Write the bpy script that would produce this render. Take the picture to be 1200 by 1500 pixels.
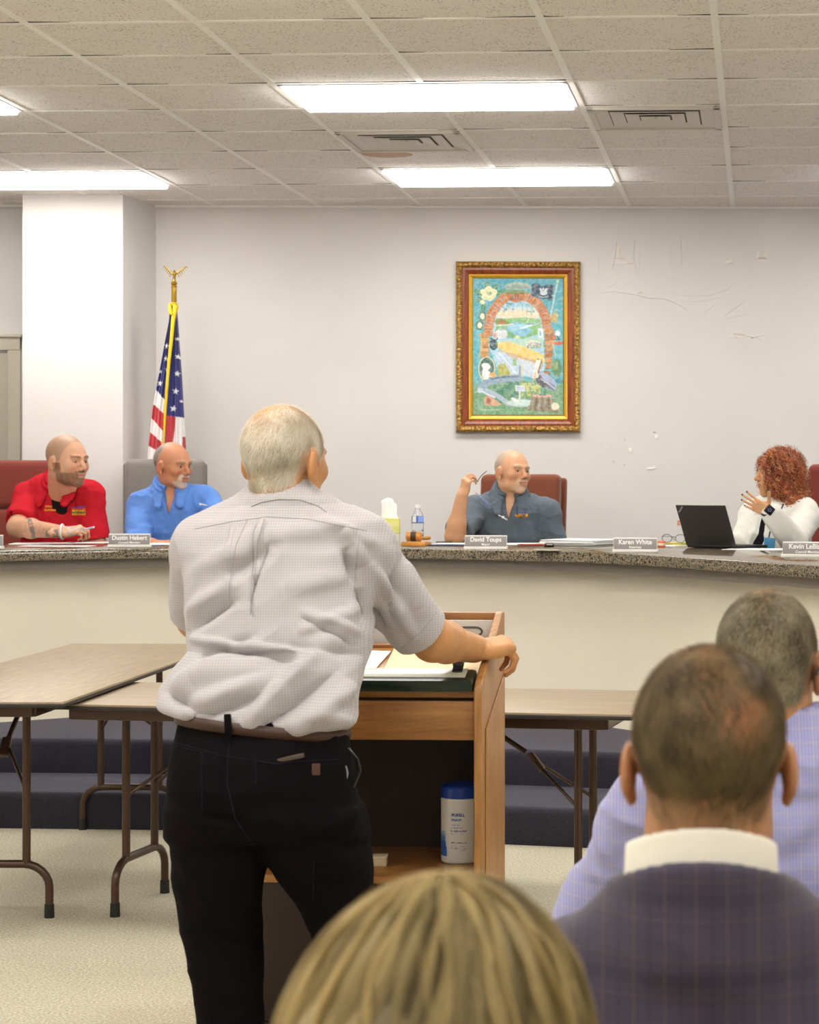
import bpy, bmesh, math, random
import numpy as np
from mathutils import Matrix, Vector, Euler
from mathutils.bvhtree import BVHTree
random.seed(7); RNG = np.random.default_rng(11)
for o in list(bpy.data.objects): bpy.data.objects.remove(o, do_unlink=True)
SC = bpy.context.scene; COL = SC.collection
PI = math.pi
# ------------------------------------------------------------------ camera, world, exposure
FPX = 3222.0; CX = 943.0; CY = 703.0; CAMZ = 1.43          # focal length and optical centre in pixels of the 1200x1500 frame
cam_d = bpy.data.cameras.new('camera'); cam = bpy.data.objects.new('camera', cam_d); COL.objects.link(cam)
cam.location = (0, 0, CAMZ); cam.rotation_euler = (PI/2, 0, 0)
cam_d.sensor_fit = 'VERTICAL'; cam_d.sensor_height = 36.0; cam_d.lens = FPX/1500*36
cam_d.shift_x = (600-CX)/1500; cam_d.shift_y = (CY-750)/1500
cam_d.clip_start = .05; cam_d.clip_end = 100
cam_d.dof.use_dof = True; cam_d.dof.focus_distance = 7.2; cam_d.dof.aperture_fstop = 10.0
SC.camera = cam
w = bpy.data.worlds.new('world'); SC.world = w; w.use_nodes = True
w.node_tree.nodes['Background'].inputs[0].default_value = (1, .97, .93, 1); w.node_tree.nodes['Background'].inputs[1].default_value = .3
LIGHT = 15.8
SC.view_settings.view_transform = 'Standard'; SC.view_settings.look = 'None'; SC.view_settings.gamma = 1
SC.view_settings.exposure = 0.0; SC.view_settings.use_curve_mapping = False

def P(px, py, Y):                       # photo pixel + distance -> room point
    return np.array(((px-CX)/FPX*Y, Y, CAMZ-(py-CY)/FPX*Y))
def onz(px, py, z):                     # photo pixel on a level of height z
    return P(px, py, (CAMZ-z)*FPX/(py-CY))

# ------------------------------------------------------------------ materials
def srgb(c):
    if isinstance(c, str):
        c = c.lstrip('#'); c = [int(c[i:i+2], 16)/255 for i in (0, 2, 4)]
    return tuple(((v/12.92) if v <= .04045 else ((v+.055)/1.055)**2.4) for v in c)
MATS = {}
class NT:
    def __init__(s, name):
        s.m = bpy.data.materials.new(name); s.m.use_nodes = True; s.t = s.m.node_tree; s.b = s.t.nodes['Principled BSDF']
    def n(s, typ, **kw):
        nd = s.t.nodes.new(typ)
        for k, v in kw.items():
            if k.startswith('i_'):
                key = k[2:]; key = int(key) if key.isdigit() else key.replace('_', ' ')
                if hasattr(v, 'is_output') or isinstance(v, bpy.types.NodeSocket): s.t.links.new(v, nd.inputs[key])
                else: nd.inputs[key].default_value = v
            else: setattr(nd, k, v)
        return nd
    def link(s, a, b): s.t.links.new(a, b)
    def math(s, op, a, b=None, c=None):
        nd = s.t.nodes.new('ShaderNodeMath'); nd.operation = op
        for i, v in enumerate((a, b, c)):
            if v is None: continue
            if isinstance(v, bpy.types.NodeSocket): s.t.links.new(v, nd.inputs[i])
            else: nd.inputs[i].default_value = v
        return nd.outputs[0]
    def mix(s, f, a, b, mode='MIX'):
        nd = s.t.nodes.new('ShaderNodeMix'); nd.data_type = 'RGBA'; nd.blend_type = mode
        for k, v in ((0, f), (6, a), (7, b)):
            if isinstance(v, bpy.types.NodeSocket): s.t.links.new(v, nd.inputs[k])
            else: nd.inputs[k].default_value = v if k == 0 else (*v[:3], 1)
        return nd.outputs[2]
    def ramp(s, f, stops):
        nd = s.t.nodes.new('ShaderNodeValToRGB'); s.link(f, nd.inputs[0]); e = nd.color_ramp.elements
        while len(e) < len(stops): e.new(.5)
        for el, (p, c) in zip(e, stops): el.position = p; el.color = (*c[:3], 1)
        return nd.outputs[0]
    def obj(s): return s.n('ShaderNodeTexCoord').outputs['Object']
    def gen(s): return s.n('ShaderNodeTexCoord').outputs['Generated']
    def noise(s, scale, detail=3, vec=None, rough=.5):
        nd = s.n('ShaderNodeTexNoise'); nd.inputs['Scale'].default_value = scale; nd.inputs['Detail'].default_value = detail
        nd.inputs['Roughness'].default_value = rough
        s.link(vec if vec is not None else s.obj(), nd.inputs['Vector']); return nd.outputs[0]
    def mapping(s, vec, scale=(1, 1, 1), rot=(0, 0, 0), loc=(0, 0, 0)):
        nd = s.n('ShaderNodeMapping'); s.link(vec, nd.inputs[0]); nd.inputs['Scale'].default_value = scale
        nd.inputs['Rotation'].default_value = rot; nd.inputs['Location'].default_value = loc; return nd.outputs[0]
    def bump(s, h, strength=.3, dist=.01):
        nd = s.n('ShaderNodeBump'); s.link(h, nd.inputs['Height']); nd.inputs['Strength'].default_value = strength
        nd.inputs['Distance'].default_value = dist; s.link(nd.outputs[0], s.b.inputs['Normal']); return nd
    def base(s, c):
        if isinstance(c, bpy.types.NodeSocket): s.link(c, s.b.inputs['Base Color'])
        else: s.b.inputs['Base Color'].default_value = (*c[:3], 1)
    def set(s, **kw):
        for k, v in kw.items(): s.b.inputs[k.replace('_', ' ')].default_value = v
def plain(name, c, rough=.6, metal=0, var=.06, scale=30, bump=0, **kw):
    if name in MATS: return MATS[name]
    t = NT(name); c = srgb(c); n = t.noise(scale, 3)
    t.base(t.mix(n, [v*(1-var) for v in c], [min(1, v*(1+var)) for v in c]))
    t.set(Roughness=rough, Metallic=metal, **kw)
    if bump: t.bump(n, bump, .003)
    MATS[name] = t.m; return t.m
def emis(name, c, s):
    t = NT(name); t.base((.8, .8, .8)); t.b.inputs['Emission Color'].default_value = (*c, 1); t.b.inputs['Emission Strength'].default_value = s
    return t.m
def wood(name, c1, c2, scale=6, rough=.4, axis=0, stretch=14):
    t = NT(name); sc = [stretch]*3; sc[axis] = 1
    v = t.mapping(t.obj(), sc); n = t.noise(scale, 5, v, .6); n2 = t.noise(scale*7, 2, v)
    f = t.math('ADD', t.math('MULTIPLY', n, .8), t.math('MULTIPLY', n2, .2))
    t.base(t.ramp(f, [(.3, srgb(c1)), (.7, srgb(c2))])); t.set(Roughness=rough); t.bump(n2, .05, .002)
    return t.m
def hair_mat(name):
    if name in MATS: return MATS[name]
    t = NT(name); a = t.n('ShaderNodeAttribute', attribute_name='Col'); t.base(a.outputs[0]); t.set(Roughness=.5, Specular_IOR_Level=.3)
    tr = t.n('ShaderNodeBsdfTranslucent'); t.link(a.outputs[0], tr.inputs[0]); mx = t.n('ShaderNodeMixShader'); mx.inputs[0].default_value = .42
    t.link(t.b.outputs[0], mx.inputs[1]); t.link(tr.outputs[0], mx.inputs[2]); t.link(mx.outputs[0], t.t.nodes['Material Output'].inputs['Surface']); MATS[name] = t.m; return t.m
def vcol(name, rough=.55, bump=0, bscale=200, sss=0, sheen=0):
    if name in MATS: return MATS[name]
    t = NT(name); a = t.n('ShaderNodeAttribute', attribute_name='Col')
    t.base(a.outputs[0]); t.set(Roughness=rough)
    if sss: t.set(Subsurface_Weight=sss, Subsurface_Scale=.006); t.b.inputs['Subsurface Radius'].default_value = (1, .35, .2)
    if bump: t.bump(t.noise(bscale, 2), bump, .002)
    if sheen: t.set(Sheen_Weight=sheen)
    MATS[name] = t.m; return t.m
# ------------------------------------------------------------------ object helpers
def tag(o, label=None, cat=None, group=None, kind=None):
    for k, v in (('label', label), ('category', cat), ('group', group), ('kind', kind)):
        if v: o[k] = v
    return o
def thing(name, label, cat, loc=(0, 0, 0), rz=0, group=None):
    o = bpy.data.objects.new(name, None); COL.objects.link(o); o.location = [float(v) for v in loc]; o.rotation_euler = (0, 0, rz)
    o.empty_display_size = .05
    return tag(o, label, cat, group)
def link(name, me, parent=None, mats=None):
    o = bpy.data.objects.new(name, me); COL.objects.link(o)
    if mats is not None:
        for m in (mats if isinstance(mats, (list, tuple)) else [mats]): me.materials.append(m)
    if parent is not None: o.parent = parent
    return o
def copy_tree(o, parent=None):
    c = o.copy(); COL.objects.link(c)
    if parent is not None: c.parent = parent
    for ch in list(o.children): copy_tree(ch, c)
    return c
def np_mesh(name, V, F, mat, parent=None, cols=None, smooth=True, midx=None, fcols=None, world=True):
    V = np.asarray(V, dtype=np.float32); F = np.asarray(F, dtype=np.int32)
    if world and parent is not None:
        r = parent
        while r.parent: r = r.parent
        V = V-np.array(r.location, dtype=np.float32)
    me = bpy.data.meshes.new(name); n = F.shape[1]
    me.vertices.add(len(V)); me.vertices.foreach_set('co', V.ravel())
    me.loops.add(F.size); me.loops.foreach_set('vertex_index', F.ravel())
    me.polygons.add(len(F)); me.polygons.foreach_set('loop_start', np.arange(0, F.size, n, dtype=np.int32))
    if midx is not None: me.polygons.foreach_set('material_index', np.asarray(midx, dtype=np.int32))
    me.polygons.foreach_set('use_smooth', np.full(len(F), smooth))
    me.update(calc_edges=True)
    if cols is not None:
        a = me.color_attributes.new('Col', 'FLOAT_COLOR', 'POINT')
        a.data.foreach_set('color', np.concatenate([np.asarray(cols, dtype=np.float32), np.ones((len(V), 1), np.float32)], 1).ravel())
    me.validate()
    return link(name, me, parent, mat)
class MB:
    def __init__(s): s.bm = bmesh.new()
    def merge(s, b, M=None):
        me = bpy.data.meshes.new('t'); b.to_mesh(me); b.free()
        if M is not None: me.transform(M)
        s.bm.from_mesh(me); bpy.data.meshes.remove(me); return s
    def box(s, c, size, bev=0, rot=(0, 0, 0), seg=2, M=None):
        b = bmesh.new(); bmesh.ops.create_cube(b, size=1); bmesh.ops.scale(b, vec=size, verts=b.verts)
        if bev: bmesh.ops.bevel(b, geom=b.edges[:], offset=bev, segments=seg, affect='EDGES', profile=.6)
        X = Matrix.Translation(Vector([float(v) for v in c])) @ Euler(rot).to_matrix().to_4x4()
        return s.merge(b, (M @ X) if M is not None else X)
    def cyl(s, a, b_, r, r2=None, n=16):
        a = Vector([float(v) for v in a]); b_ = Vector([float(v) for v in b_]); d = b_-a; b = bmesh.new()
        bmesh.ops.create_cone(b, cap_ends=True, segments=n, radius1=r, radius2=r if r2 is None else r2, depth=d.length)
        return s.merge(b, Matrix.Translation((a+b_)/2) @ d.to_track_quat('Z', 'Y').to_matrix().to_4x4())
    def ball(s, c, r, n=16, sc=(1, 1, 1)):
        b = bmesh.new(); bmesh.ops.create_uvsphere(b, u_segments=n, v_segments=n//2+2, radius=r); bmesh.ops.scale(b, vec=sc, verts=b.verts)
        return s.merge(b, Matrix.Translation(Vector([float(v) for v in c])))
    def tube(s, pts, r, n=10, caps=True):
        pts = [Vector([float(v) for v in p]) for p in pts]; rs = r if isinstance(r, (list, tuple)) else [r]*len(pts); rings = []
        up = None
        for i, p in enumerate(pts):
            t = (pts[min(i+1, len(pts)-1)]-pts[max(i-1, 0)]).normalized()
            if up is None: up = t.orthogonal().normalized()
            up = (up-t*up.dot(t)).normalized(); q = t.cross(up)
            rings.append([s.bm.verts.new(p+(up*math.cos(2*PI*k/n)+q*math.sin(2*PI*k/n))*rs[i]) for k in range(n)])
        for a, b in zip(rings, rings[1:]):
            for k in range(n): s.bm.faces.new((a[k], a[(k+1) % n], b[(k+1) % n], b[k]))
        if caps: s.bm.faces.new(rings[0][::-1]); s.bm.faces.new(rings[-1])
        return s
    def lathe(s, prof, c=(0, 0, 0), n=24):
        c = Vector([float(v) for v in c]); rings = [[s.bm.verts.new(c+Vector((r*math.cos(2*PI*k/n), r*math.sin(2*PI*k/n), z))) for k in range(n)] for r, z in prof]
        for a, b in zip(rings, rings[1:]):
            for k in range(n): s.bm.faces.new((a[k], a[(k+1) % n], b[(k+1) % n], b[k]))
        s.bm.faces.new(rings[0][::-1]); s.bm.faces.new(rings[-1]); return s
    def prism(s, poly, axis, a, b):       # poly of 2D points extruded along axis from a to b
        def mk(p, t):
            q = list(p); q.insert(axis, t); return s.bm.verts.new([float(v) for v in q])
        A = [mk(p, a) for p in poly]; B = [mk(p, b) for p in poly]; n = len(poly)
        s.bm.faces.new(A); s.bm.faces.new(B[::-1])
        for i in range(n): s.bm.faces.new((A[i], B[i], B[(i+1) % n], A[(i+1) % n]))
        return s
    def quad(s, *p): s.bm.faces.new([s.bm.verts.new([float(v) for v in q]) for q in p]); return s
    def build(s, name, mat, parent=None, smooth=35, org=None):
        bmesh.ops.recalc_face_normals(s.bm, faces=s.bm.faces)
        if org is not None: bmesh.ops.translate(s.bm, vec=-Vector([float(v) for v in org]), verts=s.bm.verts)
        me = bpy.data.meshes.new(name); s.bm.to_mesh(me); s.bm.free()
        if smooth:
            me.polygons.foreach_set('use_smooth', [True]*len(me.polygons)); me.set_sharp_from_angle(angle=math.radians(smooth))
        return link(name, me, parent, mat)
def text_mesh(name, body, size, M, mat, parent, extrude=.0004, sx=1.0, bold=0):
    cu = bpy.data.curves.new('t', 'FONT'); cu.body = body; cu.size = size; cu.extrude = extrude; cu.align_x = 'CENTER'; cu.align_y = 'CENTER'
    cu.offset = bold; ob = bpy.data.objects.new('t', cu); COL.objects.link(ob); dg = bpy.context.evaluated_depsgraph_get()
    me = bpy.data.meshes.new_from_object(ob.evaluated_get(dg)); bpy.data.objects.remove(ob); me.name = name
    me.transform(M @ Matrix.Diagonal((sx, 1, 1, 1))); me.materials.clear()
    return link(name, me, parent, mat)
# ------------------------------------------------------------------ noise + implicit-surface modelling
def _h(i, j, k, s):
    x = np.sin(i*127.1+j*311.7+k*74.7+s*13.3)*43758.5453; return x-np.floor(x)
def vnoise(Q, sc, seed=0):
    Q = np.asarray(Q, dtype=np.float64)*sc; I = np.floor(Q); f = Q-I; f = f*f*(3-2*f); x, y, z = I.T; a, b, c = f.T; r = 0
    for dx in (0, 1):
        for dy in (0, 1):
            for dz in (0, 1):
                r = r+_h(x+dx, y+dy, z+dz, seed)*(a if dx else 1-a)*(b if dy else 1-b)*(c if dz else 1-c)
    return r
def fbm(Q, sc, seed=0, o=3):
    return sum(vnoise(Q, sc*2**i, seed+i)/2**i for i in range(o))/(2-2**(1-o))
class Field:
    def __init__(s, lo, hi, h):
        s.lo = np.array(lo, float); s.h = h; s.n = np.ceil((np.array(hi, float)-s.lo)/h).astype(int)+1
        s.d = np.full(s.n, 1.0, np.float32); s.ax = [s.lo[i]+np.arange(s.n[i])*h for i in range(3)]
    def _op(s, fn, c, rad, k, op):
        c = np.asarray(c, float); m = rad+k+3*s.h
        if op == 'i': a = np.zeros(3, int); b = s.n.copy()
        else:
            a = np.clip(np.floor((c-m-s.lo)/s.h).astype(int), 0, s.n); b = np.clip(np.ceil((c+m-s.lo)/s.h).astype(int)+1, 0, s.n)
        if (b <= a).any(): return
        X = s.ax[0][a[0]:b[0]][:, None, None]; Y = s.ax[1][a[1]:b[1]][None, :, None]; Z = s.ax[2][a[2]:b[2]][None, None, :]
        v = fn(X, Y, Z).astype(np.float32); sl = tuple(slice(a[i], b[i]) for i in range(3)); d = s.d[sl]
        if op == 'u': A, B, sg = d, v, 1
        elif op == 's': A, B, sg = -d, v, -1
        else: A, B, sg = -d, -v, -1
        if k > 0:
            hh = np.clip(.5+.5*(B-A)/k, 0, 1); r = B*(1-hh)+A*hh-k*hh*(1-hh)
        else: r = np.minimum(A, B)
        s.d[sl] = sg*r
    def ell(s, c, r, R=None, k=.01, op='u'):
        c = np.asarray(c, float); r = np.asarray(r, float); R = np.eye(3) if R is None else np.asarray(R)
        def fn(X, Y, Z):
            x, y, z = X-c[0], Y-c[1], Z-c[2]; q = [(R[0, i]*x+R[1, i]*y+R[2, i]*z) for i in range(3)]
            k0 = np.sqrt(sum((q[i]/r[i])**2 for i in range(3))); k1 = np.sqrt(sum((q[i]/r[i]**2)**2 for i in range(3)))+1e-6
            return k0*(k0-1)/k1
        s._op(fn, c, r.max(), k, op)
    def cone(s, a, b, ra, rb, k=.01, op='u', flat=None):
        a = np.asarray(a, float); b = np.asarray(b, float); ab = b-a; L = ab@ab+1e-12
        def fn(X, Y, Z):
            t = np.clip(((X-a[0])*ab[0]+(Y-a[1])*ab[1]+(Z-a[2])*ab[2])/L, 0, 1)
            dx, dy, dz = X-a[0]-t*ab[0], Y-a[1]-t*ab[1], Z-a[2]-t*ab[2]
            if flat is not None:
                nv, fac = flat; dn = dx*nv[0]+dy*nv[1]+dz*nv[2]
                return (np.sqrt(dx*dx+dy*dy+dz*dz+(fac*fac-1)*dn*dn)-(ra+(rb-ra)*t))/(1 if fac < 1 else 1)
            return np.sqrt(dx*dx+dy*dy+dz*dz)-(ra+(rb-ra)*t)
        s._op(fn, (a+b)/2, math.sqrt(L)/2+max(ra, rb)*(1/min(1, flat[1]) if flat else 1), k, op)
    def chain(s, pts, rs, k=.01, op='u'):
        for i in range(len(pts)-1): s.cone(pts[i], pts[i+1], rs[i], rs[i+1], k, op)
    def box(s, c, hs, R=None, rnd=.005, k=.005, op='u'):
        c = np.asarray(c, float); R = np.eye(3) if R is None else np.asarray(R); hs = np.asarray(hs, float)-rnd
        def fn(X, Y, Z):
            x, y, z = X-c[0], Y-c[1], Z-c[2]; q = [np.abs(R[0, i]*x+R[1, i]*y+R[2, i]*z)-hs[i] for i in range(3)]
            return np.sqrt(sum(np.maximum(v, 0)**2 for v in q))+np.minimum(np.maximum(np.maximum(q[0], q[1]), q[2]), 0)-rnd
        s._op(fn, c, np.linalg.norm(hs)+rnd, k, op)
    def torus(s, c, R_, r, M=None, k=.005, op='u', squash=1.0, ry=1.0):
        c = np.asarray(c, float); M = np.eye(3) if M is None else np.asarray(M)
        def fn(X, Y, Z):
            x, y, z = X-c[0], Y-c[1], Z-c[2]; q = [(M[0, i]*x+M[1, i]*y+M[2, i]*z) for i in range(3)]
            l = np.sqrt(q[0]**2+(q[1]/ry)**2)-R_; return np.sqrt(l*l+(q[2]*squash)**2)-r
        s._op(fn, c, R_*max(1, ry)+r/min(1, squash), k, op)
    def plane(s, p, n, k=0):              # keep the side opposite to n
        p = np.asarray(p, float); n = np.asarray(n, float); n = n/np.linalg.norm(n)
        s._op(lambda X, Y, Z: (X-p[0])*n[0]+(Y-p[1])*n[1]+(Z-p[2])*n[2]+0*X*Y*Z, p, 1, k, 'i')
    def stack(s, prof, k=.02, op='u', pw=2.3):  # rows (z, cx, cy, rx, ry)
        A = np.array(sorted(prof)); zs = A[:, 0]
        def sm(Z, col): return np.interp(Z, zs, A[:, col])
        def fn(X, Y, Z):
            cx, cy, rx, ry = (sm(Z, i) for i in (1, 2, 3, 4))
            q = ((np.abs(X-cx)/rx)**pw+(np.abs(Y-cy)/ry)**pw)**(1/pw); d = (q-1)*np.minimum(rx, ry)
            return np.maximum(d, np.maximum(zs[0]-Z, Z-zs[-1]))
        c = np.array((A[:, 1].mean(), A[:, 2].mean(), (zs[0]+zs[-1])/2)); s._op(fn, c, max((zs[-1]-zs[0])/2, A[:, 3].max()+np.ptp(A[:, 1]), A[:, 4].max()+np.ptp(A[:, 2])), k, op)
    def mesh(s):
        d = s.d; S = d < 0; S[0] = S[-1] = False; S[:, 0] = S[:, -1] = False; S[:, :, 0] = S[:, :, -1] = False
        d = np.where(S, d, np.maximum(d, 1e-5)); n = np.array(S.shape)-1
        cnt = np.zeros(n, np.int8)
        for i in (0, 1):
            for j in (0, 1):
                for k in (0, 1): cnt += S[i:i+n[0], j:j+n[1], k:k+n[2]]
        ci = np.argwhere((cnt > 0) & (cnt < 8)); idx = -np.ones(n, np.int32); idx[tuple(ci.T)] = np.arange(len(ci))
        co = [(i, j, k) for i in (0, 1) for j in (0, 1) for k in (0, 1)]
        val = np.stack([d[ci[:, 0]+i, ci[:, 1]+j, ci[:, 2]+k] for i, j, k in co], 1); acc = np.zeros((len(ci), 3)); w_ = np.zeros(len(ci))
        for a in range(8):
            for b in range(a+1, 8):
                A, B = np.array(co[a]), np.array(co[b])
                if np.abs(A-B).sum() != 1: continue
                va, vb = val[:, a], val[:, b]; m = (va < 0) != (vb < 0); t = np.where(m, va/np.where(m, va-vb, 1), 0)
                acc += np.where(m[:, None], A+(B-A)*t[:, None], 0); w_ += m
        V = s.lo+(ci+acc/w_[:, None])*s.h; Fs = []
        for ax in range(3):
            u, v = (ax+1) % 3, (ax+2) % 3; sl0 = [slice(None)]*3; sl1 = [slice(None)]*3; sl0[ax] = slice(0, -1); sl1[ax] = slice(1, None)
            e = np.argwhere(S[tuple(sl0)] != S[tuple(sl1)]); e = e[(e[:, u] > 0) & (e[:, v] > 0)]
            e = e[(e[:, u] < n[u]) & (e[:, v] < n[v])]
            eu = np.zeros(3, int); eu[u] = 1; ev = np.zeros(3, int); ev[v] = 1
            q = np.stack([idx[tuple((e+o_).T)] for o_ in (-eu-ev, -ev, 0*eu, -eu)], 1); ins = S[tuple(e.T)]
            q[~ins] = q[~ins][:, ::-1]; Fs.append(q)
        F = np.concatenate(Fs); F = F[(F >= 0).all(1)]
        return V, F
def vnormals(V, F):
    n = np.cross(V[F[:, 2]]-V[F[:, 0]], V[F[:, 3]]-V[F[:, 1]]); N = np.zeros_like(V)
    for i in range(4): np.add.at(N, F[:, i], n)
    return N/(np.linalg.norm(N, axis=1)[:, None]+1e-12)
def relax(V, F, it=1, lam=.5):
    E = np.concatenate([F[:, [i, (i+1) % 4]] for i in range(4)])
    for _ in range(it):
        A = np.zeros_like(V); c = np.zeros(len(V)); np.add.at(A, E[:, 0], V[E[:, 1]]); np.add.at(A, E[:, 1], V[E[:, 0]])
        np.add.at(c, E[:, 0], 1); np.add.at(c, E[:, 1], 1); V = V+lam*(A/c[:, None]-V)
    return V
def rotz(a): c, s = math.cos(a), math.sin(a); return np.array(((c, -s, 0), (s, c, 0), (0, 0, 1)))
def rotx(a): c, s = math.cos(a), math.sin(a); return np.array(((1, 0, 0), (0, c, -s), (0, s, c)))
def roty(a): c, s = math.cos(a), math.sin(a); return np.array(((c, 0, s), (0, 1, 0), (-s, 0, c)))
def unit(v): v = np.asarray(v, float); return v/np.linalg.norm(v)
def seg_dist(Q, a, b):
    a = np.asarray(a, float); b = np.asarray(b, float); ab = b-a; t = np.clip(((Q-a)@ab)/(ab@ab), 0, 1); return np.linalg.norm(Q-a-t[:, None]*ab, axis=1), t
# ================================================================== THE ROOM
PHI = math.radians(3.0); DV = np.array((math.sin(PHI), math.cos(PHI), 0)); EV = np.array((math.cos(PHI), -math.sin(PHI), 0))
CZ = 3.048
def G(u, v, z=CZ): return EV*u+DV*v+np.array((0, 0, z))
# --- materials of the shell
t = NT('painted_wall'); n1 = t.noise(3, 4); n2 = t.noise(60, 3)
t.base(t.mix(n1, srgb('#dbd8d4'), srgb('#e4e1de'))); t.set(Roughness=.62)
t.bump(t.math('ADD', n1, t.math('MULTIPLY', n2, .05)), .25, .02); M_WALL = t.m
t = NT('ceiling_tile'); o_ = t.obj(); vor = t.n('ShaderNodeTexVoronoi'); vor.inputs['Scale'].default_value = 70
t.link(o_, vor.inputs['Vector'])
nz = t.noise(14, 3)
dot = t.math('LESS_THAN', vor.outputs['Distance'], t.math('MULTIPLY', nz, .52)); fine = t.noise(220, 2)
c = t.mix(fine, srgb('#e2d8ce'), srgb('#f3ebe2'))
c = t.mix(t.math('MULTIPLY', dot, .7), c, srgb('#8f7a62'))
sp = t.n('ShaderNodeSeparateXYZ'); t.link(o_, sp.inputs[0])
st = P(565, 224, 5213/(703-224.)); ex = t.math('DIVIDE', t.math('SUBTRACT', sp.outputs[0], float(st[0])), .135)
ey = t.math('DIVIDE', t.math('SUBTRACT', sp.outputs[1], float(st[1])+.04), .13)
rr = t.math('ADD', t.math('MULTIPLY', ex, ex), t.math('MULTIPLY', ey, ey))
rr = t.math('ADD', rr, t.math('MULTIPLY', t.noise(20, 3), .5))
c = t.mix(t.math('LESS_THAN', rr, 1.15), c, srgb('#b07a2c')); t.base(c); t.set(Roughness=.9, Sheen_Weight=.5, Sheen_Roughness=.5)
t.bump(t.math('SUBTRACT', fine, dot), .3, .004); M_CEIL = t.m
M_TEE = plain('ceiling_tee_metal', '#fdf8f2', .45)
t = NT('floor_carpet'); f1 = t.noise(120, 4, rough=.85); f2 = t.noise(9, 3)
c = t.ramp(f1, [(.30, srgb('#77735f')), (.5, srgb('#c8c0a8')), (.68, srgb('#fbf2da'))]); c = t.mix(t.math('MULTIPLY', f2, .35), c, srgb('#aaa58f'))
t.base(c); t.set(Roughness=.95); t.bump(f1, .8, .006); M_FLOOR = t.m
t = NT('step_carpet'); f1 = t.noise(150, 4, rough=.85); f2 = t.noise(12, 3, t.mapping(t.obj(), (1, 6, 6)))
c = t.ramp(f1, [(.3, srgb('#0e0d12')), (.7, srgb('#312f3c'))]); c = t.mix(t.math('MULTIPLY', f2, .3), c, srgb('#3a3845'))
t.base(c); t.set(Roughness=.8, Specular_IOR_Level=.3, Sheen_Weight=.6, Sheen_Roughness=.35); t.b.inputs['Sheen Tint'].default_value = (.8, .78, 1, 1); t.bump(f1, .5, .004); M_STEP = t.m
t = NT('granite'); v1 = t.n('ShaderNodeTexVoronoi'); v1.inputs['Scale'].default_value = 170; t.link(t.obj(), v1.inputs['Vector'])
n = t.noise(210, 3, rough=.75)
c = t.ramp(n, [(.34, srgb('#2c261e')), (.5, srgb('#6a5f4d')), (.66, srgb('#b3a58a'))]); cc = t.n('ShaderNodeSeparateColor'); t.link(v1.outputs['Color'], cc.inputs[0])
c = t.mix(t.math('GREATER_THAN', cc.outputs[0], .8), c, srgb('#282019')); t.base(c); t.set(Roughness=.09); M_GRAN = t.m
M_PANEL = plain('dais_panel_paint', '#f3ead7', .55, var=.03, scale=4)
M_APRON = plain('dais_apron', '#8a8278', .5, var=.04)
M_DARKGAP = plain('dark_gap', '#1a1613', .9)
M_TRIMP = plain('door_trim_paint', '#cbc4b3', .45, var=.02)
M_DOOR = plain('door_paint', '#b9b2a0', .5, var=.03)

# floor, ceiling, walls
XL, XR, YB, YN = -5.6, 3.8, 12.95, -2.6
tag(MB().box(((XL+XR)/2, 5.3, -.05), (XR-XL+.4, 16.4, .1)).build('floor', M_FLOOR), kind='structure')
tag(MB().box(((XL+XR)/2, 5.3, CZ+.06), (XR-XL+.4, 16.4, .12)).build('ceiling', M_CEIL), kind='structure')
SL = .0205   # the back wall is a touch off square
def yb(x): return YB+SL*(x+2.87)
wb = MB(); N_ = 60
vs = []
wb.prism([(XL-.1, yb(XL-.1)), (XR+.1, yb(XR+.1)), (XR+.1, yb(XR)+.2), (XL-.1, yb(XL)+.2)], 2, 0, CZ)
WALLB = tag(wb.build('wall_back', M_WALL), kind='structure')
tag(MB().box((XL-.05, 5.3, CZ/2), (.1, 16.2, CZ)).build('wall_left', M_WALL), kind='structure')
tag(MB().box((XR+.05, 5.3, CZ/2), (.1, 16.2, CZ)).build('wall_right', M_WALL), kind='structure')
tag(MB().box(((XL+XR)/2, YN-.05, CZ/2), (XR-XL, .1, CZ)).build('wall_front', M_WALL), kind='structure')
# pilaster beside the flag
a = P(33, 300, 12.47); b = P(180, 300, 12.47); c_ = P(230, 300, 12.96)
tag(MB().prism([(a[0], 12.47), (b[0], 12.47), (c_[0], 12.97), (a[0], 12.97)], 2, 0.3, CZ).build('wall_pilaster', M_WALL), kind='structure')
# ceiling grid
g = MB(); hw = .0135
def strip(p0, p1, d, z0=CZ-.004, z1=CZ+.0005):
    n_ = np.cross(unit(p1-p0), (0, 0, 1))*hw
    pts = [p0+n_, p1+n_, p1-n_, p0-n_]; g.prism([(q[0], q[1]) for q in pts], 2, z0, z1)
US = [-.154+.6096*k for k in range(-9, 7)]; VS = [7.663+.6096*k for k in range(-15, 9)]
def clipline(p0, d):                     # keep inside room
    ts = []
    for t_ in np.linspace(-12, 18, 1201):
        q = p0+d*t_
        if XL < q[0] < XR and YN < q[1] < yb(q[0]) and not (a[0]-.01 < q[0] < b[0]+.02 and q[1] > 12.45): ts.append(t_)
    return (p0+d*ts[0], p0+d*ts[-1]) if ts else None
for u in US:
    r = clipline(G(u, 5), DV)
    if r: strip(*r, DV)
hw = .0115
for v in VS:
    r = clipline(G(0, v), EV)
    if r: strip(*r, EV, CZ-.0035)
g.prism([(XL, yb(XL)-.02), (XR, yb(XR)-.02), (XR, yb(XR)), (XL, yb(XL))], 2, CZ-.014, CZ-.001)
tag(g.build('trim_1', M_TEE, smooth=0), kind='structure')
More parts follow.
